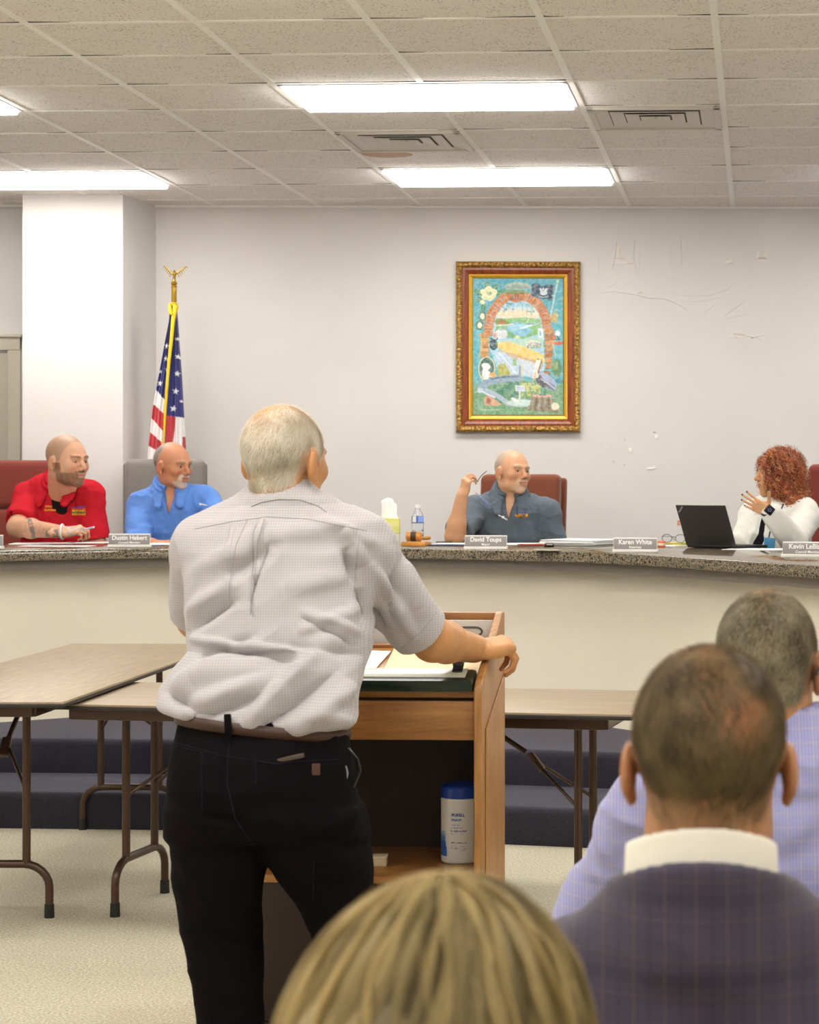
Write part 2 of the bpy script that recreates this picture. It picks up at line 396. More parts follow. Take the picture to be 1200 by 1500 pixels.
# gaps left by sagging tiles beside the tee crossings
g = MB()
rs = random.Random(3)
for v in VS:
    for u in US:
        for sgn in (-1, 1):
            if rs.random() < .25: continue
            L = rs.uniform(.07, .2); h_ = rs.uniform(.006, .014)
            q0 = G(u+sgn*.0135, v-.0115); q1 = G(u+sgn*(.0135+L), v-.0115); q2 = G(u+sgn*.0135, v-.0115-h_)
            if not (XL+.1 < q1[0] < XR-.1 and YN+.1 < q1[1] < 12.6) : continue
            if v > 12.3: continue
            g.prism([(q[0], q[1]) for q in (q0, q1, q2)], 2, CZ-.0012, CZ+.001)
tag(g.build('trim_2', M_DARKGAP, smooth=0), kind='structure')
# door beside the pilaster
yd = yb(-3.7)
x1 = P(31.5, 500, yd)[0]; x0 = x1-1.16; zt = P(0, 491, yd)[2]; iw = .075
d = thing('door_1', None, None, (x0+.58, yd, .3)); d['kind'] = 'structure'
m = MB(); zb = .3
m.box((x1-iw/2, yd-.012, (zb+zt)/2), (iw, .035, zt-zb), .006); m.box((x0+iw/2, yd-.012, (zb+zt)/2), (iw, .035, zt-zb), .006)
m.box(((x0+x1)/2, yd-.014, zt-.045), (x1-x0, .04, .09), .006); m.box(((x0+x1)/2, yd-.022, zt-.006), (x1-x0+.02, .06, .016), .004)
m.build('door_frame', M_TRIMP, d, org=d.location)
MB().box(((x0+x1)/2, yd+.0, (zb+zt-.1)/2+.0), (x1-x0-2*iw-.008, .02, zt-.1-zb), .002).build('door_panel', M_DOOR, d, org=d.location)
MB().cyl((x0+.16, yd-.01, 1.3), (x0+.16, yd-.07, 1.3), .012).ball((x0+.16, yd-.08, 1.3), .027).build('door_handle', plain('brass_knob', '#a08850', .3, 1), d, org=d.location)

# peeling patches on the back wall
pm = MB()
def flap(px, py, w_, h_, ang=0, lift=.02, seed=0):
    r_ = random.Random(seed); c0 = P(px, py, yb(0)); Y0 = yb(c0[0])-.0005; sc = Y0/FPX; nu, nv = 8, 6; grid = []
    ca, sa = math.cos(ang), math.sin(ang)
    for i in range(nu+1):
        row = []
        for j in range(nv+1):
            u = i/nu-.5; v = j/nv; k_ = .5+.5*math.sin(i*2.1+seed)
            x = u*w_*(1-.55*v*v)+.1*w_*math.sin(v*4+seed); z = -v*h_*(.75+.25*k_)
            row.append(pm.bm.verts.new((c0[0]+(x*ca-z*sa)*sc, Y0-lift*v**2*(.6+.4*k_)-.0008, c0[2]+(x*sa+z*ca)*sc)))
        grid.append(row)
    for i in range(nu):
        for j in range(nv): pm.bm.faces.new((grid[i][j], grid[i+1][j], grid[i+1][j+1], grid[i][j+1]))
for i, f in enumerate(((908, 386, 22, 9, 3.14, .02), (903, 380, 5, 26, 3.0, .016), (898, 398, 14, 4, -.9, .012), (924, 388, 14, 3, 3.2, .008), (1066, 382, 14, 5, .5, .014), (1118, 382, 16, 6, 3.1, .02), (1110, 378, 4, 14, 3.0, .01), (1122, 376, 4, 12, 3.2, .01),
        (936, 432, 14, 4, 3.3, .01), (1082, 493, 26, 5, 3.05, .012), (1110, 495, 24, 3, 3.4, .008), (917, 651, 5, 11, 3.3, .010), (922, 656, 6, 7, .3, .008), (961, 637, 5, 6, .2, .012), (958, 635, 6, 3, 3.0, .01), (955, 684, 15, 3, .1, .008), (899, 678, 5, 3, 3, .006), (888, 656, 3, 7, 3, .006), (915, 682, 4, 2, 3, .004), (1084, 492, 10, 3, 0, .01))):
    flap(*f, seed=i)
pf = pm.build('peeling_paint', plain('peeled_paint', '#eee8e0', .6), WALLB)
# long blister wrinkles in the paint
wm = MB()
def wr(pts, r=.0022):
    q = []
    for i in range(len(pts)-1):
        for k in range(6):
            t_ = k/6; q.append([pts[i][j]*(1-t_)+pts[i+1][j]*t_ for j in (0, 1)])
    q.append(pts[-1]); W = []
    for p in q:
        s_ = P(p[0], p[1], yb(0)); s_[1] = yb(s_[0])+.0007; W.append(s_)
    n_ = len(W); wm.tube(W, [1.7*r*(.25+.75*math.sin(PI*(i+.3)/(n_+.6))) for i in range(n_)], 8)
for w_ in (([(878, 430), (900, 427), (930, 431), (950, 436), (975, 437), (1000, 448), (1017, 465)], .0035), ([(965, 425), (1000, 433), (1040, 432), (1065, 425), (1080, 412)], .0025), ([(1055, 468), (1075, 452), (1095, 438)], .003),
        ([(1060, 468), (1080, 463), (1100, 459)], .002), ([(903, 352), (903, 372), (897, 394)], .004), ([(931, 346), (928, 375), (934, 402)], .0035), ([(938, 365), (935, 402)], .0025), ([(997, 344), (999, 390)], .003),
        ([(877, 372), (877, 400)], .002), ([(983, 358), (982, 388)], .0018), ([(888, 424), (905, 413)], .002), ([(1068, 496), (1090, 491), (1110, 494), (1120, 500)], .003), ([(924, 436), (928, 450)], .0018), ([(980, 441), (1030, 441), (1075, 432)], .002),
        ([(1074, 508), (1100, 507), (1120, 508)], .0015), ([(1025, 463), (1047, 446)], .002), ([(1075, 440), (1069, 456)], .002), ([(910, 425), (922, 414)], .0018)): wr(*w_)
wm.build('paint_wrinkle', M_WALL, WALLB)

# raised platform with two carpeted steps
front = [(-5.5, 9.15), (-2.64, 9.03), (-1.96, 8.98), (-.544, 8.63), (.4, 8.38), (1.4, 7.6), (2.6, 6.2), (3.75, 6.0)]
def shift(pl, dd):
    out = []
    for i, p in enumerate(pl):
        a_ = np.array(pl[max(i-1, 0)]); b_ = np.array(pl[min(i+1, len(pl)-1)]); t_ = unit(b_-a_); out.append((p[0]-t_[1]*dd, p[1]+t_[0]*dd))
    return out
def platform(name, line, z0, z1):
    m = MB(); pr = [(0, z0), (0, z1-.03), (.004, z1-.016), (.012, z1-.006), (.026, z1)]
    rows = []
    for dd, z in pr: rows.append([m.bm.verts.new((x, y, z)) for x, y in shift(line, dd)])
    rows.append([m.bm.verts.new((x, 12.9, z1)) for x, y in line]); rows.append([m.bm.verts.new((x, 12.9, z0)) for x, y in line])
    for r0, r1 in zip(rows, rows[1:]+rows[:1]):
        for i in range(len(line)-1): m.bm.faces.new((r0[i], r0[i+1], r1[i+1], r1[i]))
    m.bm.faces.new([r[0] for r in rows]); m.bm.faces.new([r[-1] for r in rows][::-1])
    return tag(m.build(name, M_STEP, smooth=50), kind='structure')
platform('floor_step', front, 0, .15)
platform('floor_platform', shift(front, .58), .15, .30)

# ================================================================== CEILING LIGHTS AND VENTS
M_LFR = plain('light_frame_metal', '#cfcbd6', .4); M_DIFF = emis('lit_diffuser', (1, .975, .925), LIGHT)
L_, W_ = 1.2192-.03, .6096-.03
lt = thing('ceiling_light', 'x', 'ceiling light', (0, 0, 0), -PHI, 'fluorescent panels in the tiled ceiling')
m = MB(); fz = -.007
for sx, sy, cx_, cy_ in ((L_, .018, 0, W_/2-.009), (L_, .018, 0, -W_/2+.009), (.018, W_, L_/2-.009, 0), (.018, W_, -L_/2+.009, 0)): m.box((cx_, cy_, fz/2), (sx, sy, -fz), .002)
m.build('frame', M_LFR, lt); MB().box((0, 0, -.013), (L_-.036, W_-.036, .020), .006).build('diffuser', M_DIFF, lt)
LAB = {(-1.982, 8.882): 'large lit ceiling panel at top centre, the nearer of the two central ones', (-1.982, 11.32): 'lit ceiling panel above the framed painting, the farther central one',
       (-4.42, 11.32): 'lit ceiling panel in front of the white pilaster at left', (-4.42, 8.882): 'lit ceiling panel at the left edge, only its corner showing'}
first = True
for ui in (-4.42, -1.982, .456):
    for vi in (11.32, 8.882, 6.444, 4.006, 1.568, -.87):
        if ui == .456 and vi == 99: continue
        o = lt if first else copy_tree(lt); first = False
        c0 = G(ui+.6096, vi+.3048); o.location = (c0[0], c0[1], CZ-.0005); o['label'] = LAB.get((ui, vi), 'lit ceiling panel outside the picture above the audience')
M_VENT = plain('vent_metal', '#d8d2c8', .45); M_VD = plain('vent_dark', '#75695c', .8)
def vent(u, v, label):
    c0 = G(u+.3048, v+.3048); o = thing('ceiling_vent', label, 'ceiling vent', (c0[0], c0[1], CZ-.0005), -PHI, 'air vents in the ceiling')
    S = .58; m = MB()
    for sx, sy, cx_, cy_ in ((S, .03, 0, S/2-.015), (S, .03, 0, -S/2+.015), (.03, S, S/2-.015, 0), (.03, S, -S/2+.015, 0)): m.box((cx_, cy_, -.007), (sx, sy, .014), .003)
    m.build('frame', M_VENT, o); MB().box((0, 0, -.001), (S-.05, S-.05, .002)).build('backing', M_VD, o)
    for k in range(4):
        r1 = .26-.065*k; r0 = r1-.058; m = MB(); z1 = -.003; z0 = -.0085
        A = [(-r1, -r1), (r1, -r1), (r1, r1), (-r1, r1)]; B = [(-r0, -r0), (r0, -r0), (r0, r0), (-r0, r0)]
        for i in range(4):
            j = (i+1) % 4
            for dz in (0, .0015): m.quad((*A[i], z0+dz), (*A[j], z0+dz), (*B[j], z1+dz), (*B[i], z1+dz))
        m.build('louver', M_VENT, o, smooth=0)
vent(-.7636, 9.4918, 'square louvered air vent right of the nearer central light')
vent(-1.982, 10.1014, 'square louvered air vent between the two central lights, beside a brown stain')

# ================================================================== DAIS DESK
CTZ = 1.105
DL = [(-4.3, 9.25), (-2.953, 10.09), (-2.6, 10.36), (-2.234, 10.54), (-1.75, 10.575), (-1.207, 10.48), (-.686, 10.23), (-.2556, 9.92), (.0267, 9.55), (.664, 8.33), (1.15, 7.4)]
def miter(pl, dd):
    out = []; n_ = len(pl)
    for i, p in enumerate(pl):
        p = np.array(p, float); t0 = unit(p-np.array(pl[i-1])) if i else None; t1 = unit(np.array(pl[i+1])-p) if i < n_-1 else None
        if t0 is None: t0 = t1
        if t1 is None: t1 = t0
        na = np.array((-t0[1], t0[0])); nb = np.array((-t1[1], t1[0])); nn = unit(na+nb); out.append(tuple(p+nn*dd/max(.5, nn@na)))
    return out
def band(line, prof):                 # closed profile of (offset, z) swept along line
    m = MB(); rows = [[m.bm.verts.new((x, y, z)) for x, y in miter(line, dd)] for dd, z in prof]
    for r0, r1 in zip(rows, rows[1:]+rows[:1]):
        for i in range(len(line)-1): m.bm.faces.new((r0[i], r0[i+1], r1[i+1], r1[i]))
    m.bm.faces.new([r[0] for r in rows]); m.bm.faces.new([r[-1] for r in rows][::-1]); return m
desk = thing('council_desk', 'long curved council desk with speckled granite top and beige front panel', 'desk', (-1.2, 10.6, .3)); DO = desk.location
CD = .95; th = .048
band(DL, [(0, CTZ-th), (0, CTZ-.006), (.002, CTZ-.002), (.006, CTZ), (CD-.004, CTZ), (CD, CTZ-.004), (CD, CTZ-th)]).build('granite_top', M_GRAN, desk, org=DO)
band(DL, [(.05, CTZ-th-.045), (.05, CTZ-th), (CD-.1, CTZ-th), (CD-.1, CTZ-th-.045)]).build('apron', M_APRON, desk, org=DO)
band(DL, [(.16, .30), (.16, CTZ-th-.045), (.2, CTZ-th-.045), (.2, .30)]).build('front_panel', M_PANEL, desk, smooth=20, org=DO)
for i in (1, 3, 5, 7, 8, 10):
    m = MB(); ln = miter(DL, .2)[i]; q = miter(DL, CD-.15)[i]; m.prism([(ln[0]-.01, ln[1]), (ln[0]+.01, ln[1]), (q[0]+.01, q[1]), (q[0]-.01, q[1])], 2, .3, CTZ-th-.045); m.build('support', M_PANEL, desk, org=DO)

# ================================================================== FOLDING TABLES
M_LAM = wood('table_laminate', '#877560', '#a39070', 5, .42, 0, 10); M_BROWN = plain('brown_steel', '#4a3527', .32, .35); M_EDGE = plain('table_edge', '#2b2320', .5); M_RUB = plain('black_rubber', '#1b1a1a', .7)
def folding_table(label, c, rz, L, W, z, post=.12, foot=.195, inset=.3, ap_in=.09):
    o = thing('folding_table', label, 'table', (c[0], c[1], 0), rz, 'folding tables behind the lectern')
    MB().box((0, 0, z-.008), (L, W, .016), .004).build('tabletop', M_LAM, o)
    MB().box((0, 0, z-.0125), (L+.006, W+.006, .013), .005).build('edge_band', M_EDGE, o)
    m = MB(); ah = .042; ax_, ay_ = L/2-ap_in, W/2-ap_in
    for s_ in (-1, 1):
        m.box((0, s_*ay_, z-.019-ah/2), (2*ax_, .02, ah), .006); m.box((s_*ax_, 0, z-.019-ah/2), (.02, 2*ay_, ah), .006)
    m.build('apron', M_BROWN, o)
    for s_ in (-1, 1):
        xl = s_*(L/2-inset); zb_ = .175
        lg = MB(); 
        for q in (-1, 1): lg.cyl((xl, q*post, zb_), (xl, q*post, z-.02), .0135)
        pts = [(xl, -foot, .02), (xl, -foot, .10)]; R = foot-post+.01
        for k in range(1, 7):
            a_ = k/6*PI/2; pts.append((xl, -foot+R*(1-math.cos(a_)), .10+ (zb_-.10)*math.sin(a_)))
        pts += [(x, -y, zz) for x, y, zz in pts[::-1]]
        lg.tube(pts, .0135, 12); fr = lg.build('leg', M_BROWN, o)
        for q in (-1, 1): MB().cyl((xl, q*foot, 0), (xl, q*foot, .045), .0165, .0155).build('rubber_foot', M_RUB, fr)
        b = MB(); hx = xl-s_*.42; mx = xl-s_*.20; zm = z-.17
        b.tube([(hx, 0, z-.03), (mx, 0, zm)], .009, 8); b.box((mx+s_*.035, 0, zm-.03), (.07, .03, .02), .004, (0, s_*.9, 0))
        for q in (-1, 1): b.tube([(mx+s_*.02, 0, zm-.02), (xl, q*post, z-.33)], .006, 8)
        b.build('brace', M_BROWN, o)
    return o
folding_table('long brown folding table running away at the left edge', (-2.118, 8.09), PI/2-math.radians(1.2), 2.44, .66, .737, .12, .195, .32, .13)
rt = math.radians(10); nr = np.array((-.0375, 6.73)); dirr = np.array((-math.cos(rt), math.sin(rt))); pr_ = np.array((math.sin(rt), math.cos(rt)))
cc_ = nr+dirr*.985+pr_*.381
folding_table('brown folding table standing crosswise behind the standing man', cc_, -rt, 1.97, .762, .712, .12, .21, .22, .1)
# ================================================================== LECTERN (local: x right, y away from the camera, z up)
M_OAK = wood('oak_vertical', '#8a5a2b', '#bd8a4c', 5, .38, 2, 12); M_OAKH = wood('oak_horizontal', '#7d4f26', '#b07c42', 5, .38, 0, 12)
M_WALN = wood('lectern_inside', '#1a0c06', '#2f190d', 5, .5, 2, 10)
LX, LY = -.405, 5.50; LW = .70; LD = .50
lec = thing('lectern', 'oak lectern with an open back that the standing man leans on', 'lectern', (LX, LY, 0), -PHI)   # origin: front right outer corner
prof = [(0, 0), (LD, 0), (LD, 1.066), (LD-.012, 1.072), (LD-.055, 1.072), (LD-.07, 1.066), (.035, .928), (.012, .918), (.002, .903), (0, .89)]
for x0_ in (-.02, -LW):
    m = MB(); m.prism(prof, 0, x0_, x0_+.02); s_ = m.build('side_panel', M_OAK, lec, smooth=25); bv = s_.modifiers.new('bevel', 'BEVEL'); bv.width = .0035; bv.segments = 2; bv.limit_method = 'ANGLE'
    if x0_ == -.02:
        m = MB(); m.prism([(.07, .10), (LD-.03, .10), (LD-.03, .905), (.07, .80)], 0, 0, .004); f = m.build('raised_panel', M_OAK, s_, smooth=25); bv = f.modifiers.new('bevel', 'BEVEL'); bv.width = .002
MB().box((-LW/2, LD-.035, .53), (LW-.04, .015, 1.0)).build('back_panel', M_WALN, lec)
MB().box((-LW/2, LD-.03, 1.056), (LW-.041, .022, .03), .004).build('top_rail', M_OAKH, lec)
ta = math.atan2(.085, .38)
SURF = Matrix.Translation((0, .015, .888)) @ Matrix.Rotation(ta, 4, 'X')        # reading surface frame: x left of corner, y up the slope
MB().box((-LW/2, .2, 0), (LW-.041, .38, .018), .003, M=SURF).build('reading_surface', M_OAKH, lec)
MB().box((-LW/2, .388, .012), (LW-.041, .018, .012), .002, M=SURF).build('ledge', M_OAKH, lec)
MB().box((-LW/2, .022, .826), (LW-.041, .02, .098), .003).build('front_rail', M_OAKH, lec)
MB().box((-LW/2, LD-.078, .995), (LW-.045, .006, .115), .003).build('tray_panel', plain('grey_tray', '#b9b4ae', .4, .1), lec)
m = MB(); zc = 1.022; xr = -.052
ring = [(xr+.0-.016*(1-math.cos(q)), zc+.011*math.sin(q)) for q in np.linspace(-PI/2, PI/2, 8)] ; ring = [(xr-.016+.016*math.cos(q), zc+.011*math.sin(q)) for q in np.linspace(-PI/2, PI/2, 8)]+[(xr-.15+.016*math.cos(q), zc+.011*math.sin(q)) for q in np.linspace(PI/2, 3*PI/2, 8)]
ring.append(ring[0]); m.tube([(x, LD-.082, z) for x, z in ring], .0028, 6); m.build('slot_rim', plain('dark_slot', '#4b4644', .5), lec)
MB().box((-LW/2, .235, .425), (LW-.041, .44, .02), .003).build('shelf', M_OAKH, lec)
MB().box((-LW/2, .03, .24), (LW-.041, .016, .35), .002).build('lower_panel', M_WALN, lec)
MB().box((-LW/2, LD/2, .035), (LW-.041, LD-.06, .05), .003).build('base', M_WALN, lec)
LR = Matrix.Translation((LX, LY, 0)) @ Matrix.Rotation(-PHI, 4, 'Z')
def onlec(x, y, z=0, surf=True):
    q = LR @ (SURF @ Vector((x, y, z)) if surf else Vector((x, y, z))); return q
SR = (LR @ SURF).to_3x3().to_euler()
M_PAPER = plain('white_paper', '#f3f2f1', .75, var=.015); M_PAPER2 = plain('paper_edge', '#dedcda', .8)
def put(o, x, y, z, rz=0):
    o.location = onlec(x, y, z); o.rotation_euler = (LR @ SURF @ Matrix.Rotation(rz, 4, 'Z')).to_3x3().to_euler(); return o
# dark green desk pad with pale glossy upper edge
o = thing('desk_pad', 'dark green desk pad along the front of the lectern top', 'desk pad'); put(o, -LW/2, .043, .0265)
MB().box((0, .0, 0), (LW-.046, .10, .034), .012).build('pad', plain('dark_green_vinyl', '#1c2a22', .25), o)
MB().box((0, .008, .0172), (LW-.09, .072, .0022), .0005).build('cover', plain('pale_green_sheet', '#b9bca8', .25), o)
o = thing('manila_folder', 'cream folder lying open on the lectern top', 'folder'); put(o, -.155, .24, .0115, .02)
m = MB(); m.box((0, 0, 0), (.25, .265, .0025), .0008); m.box((.002, .002, .0024), (.245, .26, .0015), .0005); m.build('cover', plain('manila_card', '#e6d3a8', .6, var=.03), o)
o = thing('paper_sheet', 'white sheet beside the cream folder on the lectern', 'paper'); put(o, -.385, .235, .0105, -.10)
m = MB()
for k in range(4): m.box((.002*k, -.001*k, .0007*k), (.165, .23, .0006))
m.build('sheets', M_PAPER, o)
# hand-held dark clip / stapler
o = thing('stapler', 'small black stapler lying on the cream folder', 'stapler'); put(o, -.072, .088, .0485, .06)
MB().box((0, .01, -.002), (.027, .085, .006), .0028).build('base', plain('stapler_black', '#262624', .35), o)
m = MB(); m.box((0, .012, .0115), (.025, .08, .018), .008, (-.08, 0, 0)); m.build('cover', plain('stapler_grey', '#4a4a46', .3, .3), o)
MB().box((0, -.028, .0075), (.019, .012, .01), .003).build('mouth', M_RUB, o)
MB().box((0, .03, .0215), (.011, .035, .002), .0008).build('inlay', plain('silver_inlay', '#bdbdb8', .3, .6), o)
# canister of wipes on the shelf
c0 = LR @ Vector((-.083, .235, .435)); o = thing('wipes_canister', 'white canister of wipes with a blue lid on the lectern shelf', 'canister', c0, -PHI)
def draw_canister(X, Z):                # X across label (m), Z up (m) -> colour
    C_ = np.tile(np.array(srgb('#e8e6dc')), (len(X), 1)); n_ = vnoise(np.stack([X*900, Z*700, X*0], 1), 1, 3)
    def put_(msk, c): C_[msk] = srgb(c)
    blue = (X < -.030+.004*np.sin(Z*60)) & (Z < .075) & (Z > .02); put_(blue, '#3f6fc4'); put_((X < -.030) & (Z > .06) & (Z < .085) & (n_ > .45), '#8fb0e0')
    for z0, z1, x0, x1, th_, c in ((.112, .118, -.012, .016, .4, '#3b57a8'), (.1, .104, -.01, .014, .5, '#6b7fb8'), (.094, .0965, -.012, .02, .5, '#8b96b4'), (.085, .0885, -.014, .03, .45, '#4a5a94'), (.078, .0805, -.014, .022, .5, '#8790ad'), (.055, .0585, -.013, .028, .42, '#46528c'), (.046, .048, -.013, .006, .5, '#8b92aa'), (.041, .043, -.013, .006, .5, '#8b92aa'), (.046, .048, .012, .032, .5, '#8b92aa'), (.041, .043, .012, .032, .5, '#8b92aa'), (.036, .038, .012, .03, .5, '#8b92aa')):
        put_((Z > z0) & (Z < z1) & (X > x0) & (X < x1) & (n_ > th_), c)
    return C_
R_ = .053; nt, nzz = 220, 120; th_ = np.linspace(0, 2*PI, nt, endpoint=False); zz = np.linspace(0, .175, nzz)
prr = np.interp(zz, [0, .004, .012, .165, .170, .175], [R_-.006, R_-.001, R_, R_, R_-.002, R_-.008])
V = np.array([[prr[j]*math.cos(q), prr[j]*math.sin(q), zz[j]] for j in range(nzz) for q in th_]); F = np.array([[j*nt+i, j*nt+(i+1) % nt, (j+1)*nt+(i+1) % nt, (j+1)*nt+i] for j in range(nzz-1) for i in range(nt)])
Xl = np.array([((q-1.5*PI+.15+PI) % (2*PI)-PI)*R_ for _ in range(nzz) for q in th_]); np_mesh('body', V, F, vcol('printed_plastic', .35), o, draw_canister(Xl, V[:, 2]), world=False)
MB().lathe([(R_-.004, .168), (R_+.001, .170), (R_+.001, .196), (R_-.002, .2), (R_-.012, .203), (.015, .206), (.013, .209), (.001, .209)], n=48).build('lid', plain('blue_lid', '#1e3f93', .35), o)
LM = Matrix.Rotation(.0, 4, 'Z') @ Matrix.Translation((-.001, -R_-.0012, .128)) @ Matrix.Rotation(PI/2, 4, 'X')
text_mesh('brand_text', 'PURELL', .0105, LM, plain('label_blue', '#2c4a9a', .5), o, .0002, 1, .0003)
c0 = LR @ Vector((-.305, .17, .435)); o = thing('cardboard_box', 'small cream box on the lectern shelf behind the man', 'box', c0, -PHI+.1)
MB().box((0, 0, .011), (.075, .05, .022), .0015).build('tray', plain('cream_card', '#c9ba95', .7), o); MB().box((0, 0, .0225), (.077, .052, .004), .001).build('lid', plain('cream_card_lid', '#d8caa6', .7), o)

# ================================================================== FRAMED PAINTING
pw, ph = 182*P(0, 0, 12.97)[1]/FPX, 250*12.97/FPX
pc = P(759.5, 508.5, yb(-.74)); Y0 = yb(-.74)
pt = thing('framed_painting', 'framed painting of a log arch, pelican and bayou on the back wall', 'painting', (pc[0], Y0, pc[2]), math.atan(SL))
def frame_ring(hw_, hh_, prof_, mat_, name, par):
    m = MB(); cs = [(-1, -1), (1, -1), (1, 1), (-1, 1)]; rows = []
    for ins, dep in prof_: rows.append([m.bm.verts.new((sx*(hw_-ins), -dep, sz*(hh_-ins))) for sx, sz in cs])
    for r0, r1 in zip(rows, rows[1:]):
        for i in range(4): m.bm.faces.new((r0[i], r0[(i+1) % 4], r1[(i+1) % 4], r1[i]))
    return m.build(name, mat_, par, smooth=20)
t = NT('carved_gilt'); o_ = t.obj(); wv = t.n('ShaderNodeTexVoronoi'); wv.inputs['Scale'].default_value = 75; t.link(o_, wv.inputs['Vector'])
t.base(t.ramp(wv.outputs['Distance'], [(.1, srgb('#d9b060')), (.5, srgb('#a87c38')), (.95, srgb('#6b4a1e'))])); t.set(Metallic=.45, Roughness=.4); t.bump(wv.outputs['Distance'], 1, .006); M_GILT = t.m
M_GOLD = plain('gold_fillet', '#d9a93a', .3, .55, var=.15, scale=60); M_RED = wood('mahogany', '#5e2216', '#a85628', 8, .3, 2, 8)
HW, HH = pw/2, ph/2; u1 = .0405/10.1
frame_ring(HW, HH, [(0, 0), (0, .03), (.004, .045), (.014, .052), (.026, .05), (.036, .04)], M_GILT, 'outer_frame', pt)
frame_ring(HW, HH, [(.036, .04), (.039, .036), (.05, .037), (.06, .033), (.073, .024), (.075, .022)], M_RED, 'middle_frame', pt)
frame_ring(HW, HH, [(.075, .022), (.077, .027), (.083, .026), (.085, .021), (.093, .018), (.097, .013), (.1, .009)], M_GOLD, 'inner_frame', pt)
m = MB(); m.box((0, -.004, 0), (pw-.02, .008, ph-.02)); m.build('backing', M_BROWN, pt)
class Paint:
    def __init__(s, x0, x1, y0, y1, step):
        xs = np.arange(x0, x1+.1, step); ys = np.arange(y0, y1+.1, step); s.nx, s.ny = len(xs), len(ys); s.X, s.Y = [q.ravel() for q in np.meshgrid(xs, ys)]
        s.C = np.ones((len(s.X), 3)); s.Q = np.stack([s.X, s.Y, s.X*0], 1)
    def put(s, msk, c, a=1.0, tex=.18, sc=.05):
        c = np.array(srgb(c)); al = np.asarray(msk, float)*a; n_ = 1+tex*(fbm(s.Q, sc, int(c[0]*99), 2)-.5)*2; s.C = s.C*(1-al[:, None])+np.clip(c*n_[:, None], 0, 1)*al[:, None]
    def poly(s, pts, c, a=1.0, **k):
        x, y = s.X, s.Y; ins = np.zeros(len(x), bool); n_ = len(pts)
        for i in range(n_):
            (xa, ya), (xb, yb_) = pts[i], pts[(i+1) % n_]
            if ya == yb_: continue
            ins ^= ((ya > y) != (yb_ > y)) & (x < (xb-xa)*(y-ya)/(yb_-ya)+xa)
        s.put(ins, c, a, **k)
    def ell(s, cx, cy, rx, ry, c, a=1.0, rot=0, soft=0, **k):
        dx, dy = s.X-cx, s.Y-cy; u = dx*math.cos(rot)+dy*math.sin(rot); v = -dx*math.sin(rot)+dy*math.cos(rot); q = np.sqrt((u/rx)**2+(v/ry)**2)
        s.put(q < 1 if not soft else np.clip((1+soft-q)/soft, 0, 1), c, a, **k)
    def line(s, pts, w, c, a=1.0, **k):
        d_ = np.full(len(s.X), 1e9)
        for p, q in zip(pts, pts[1:]): d_ = np.minimum(d_, seg_dist(s.Q[:, :2], p, q)[0])
        s.put(np.clip(w+1-d_, 0, 1), c, a, **k)
    def faces(s):
        i, j = np.meshgrid(np.arange(s.nx-1), np.arange(s.ny-1)); b = (j*s.nx+i).ravel(); return np.stack([b, b+s.nx, b+s.nx+1, b+1], 1)
p = Paint(88, 982, 98, 1452, 5); W1 = lambda *a_: None
p.put(np.ones(len(p.X)), '#4fa5b8'); p.put(np.clip((p.Y-100)/500, 0, 1), '#58b4c4'); p.put(np.clip((p.Y-1080)/150, 0, 1), '#5d9a7c')
p.put(np.clip(.5-np.abs(fbm(p.Q, .01, 5)-.5)*4, 0, 1)*.35, '#8fd0d4')
# landscape inside arch
arch = [(285, 640), (280, 560), (300, 470), (345, 380), (420, 320), (500, 300), (590, 305), (670, 350), (730, 430), (765, 520), (780, 640), (800, 1000), (560, 1080), (330, 1000), (240, 760)]
p.poly(arch, '#a9d3e4'); p.put((p.Y > 380) & (p.Y < 500) & (p.X > 330) & (p.X < 740), '#dfe6e0', .7); p.ell(530, 455, 170, 35, '#f3e2bd', .9, soft=.6); p.poly([(330, 500), (420, 490), (600, 480), (755, 500), (770, 640), (560, 690), (300, 640)], '#8cc07e')
p.ell(540, 600, 110, 60, '#7fc0dd', .95, .2, .3); p.poly([(440, 560), (720, 530), (560, 600), (480, 615)], '#a5d6e8', .9); p.line([(560, 590), (650, 565), (740, 530)], 8, '#eaf4f4', .9); p.line([(610, 545), (690, 548), (745, 525)], 5, '#5d8fa5', .9); p.line([(620, 530), (640, 490)], 2, '#f0f0e8')
p.poly([(300, 520), (330, 488), (400, 495), (455, 540), (400, 560), (320, 560)], '#7a9a3c'); p.poly([(330, 520), (380, 505), (430, 540), (340, 548)], '#c46a58', .8); p.line([(310, 560), (420, 555), (490, 545)], 5, '#f2e6cf', .9)
p.poly([(290, 640), (350, 590), (430, 620), (440, 680), (300, 700)], '#e9eaee'); p.poly([(330, 612), (360, 585), (425, 612)], '#b9c4cc');
for k in range(6): p.line([(330+18*k, 630), (330+18*k, 680)], 2, '#8f9fae', .8)
p.ell(305, 660, 18, 25, '#d9848a', .8); p.ell(520, 672, 30, 14, '#f5ef9f', .9); p.poly([(430, 600), (520, 670), (480, 690), (420, 690)], '#6fae6a', .8); p.poly([(560, 690), (740, 590), (740, 640), (600, 690)], '#7eb56e', .8)
p.poly([(730, 585), (775, 585), (790, 700), (735, 690)], '#e3ecef'); p.line([(750, 620), (755, 660)], 6, '#7fa8c0')
p.poly([(380, 720), (560, 690), (780, 680), (790, 780), (500, 800)], '#b3d6c4'); p.poly([(320, 730), (420, 715), (600, 770), (790, 850), (800, 930), (560, 880), (340, 790)], '#efcf7a'); p.poly([(330, 800), (520, 850), (780, 930), (760, 1000), (420, 860)], '#dba867', .75)
p.poly([(610, 735), (660, 705), (720, 710), (760, 735), (760, 775), (615, 770)], '#e8e6d6'); p.put((p.X > 620) & (p.X < 760) & (p.Y > 732) & (p.Y < 785) & (fbm(p.Q, .12, 8) > .5), '#6b7a80', .8)
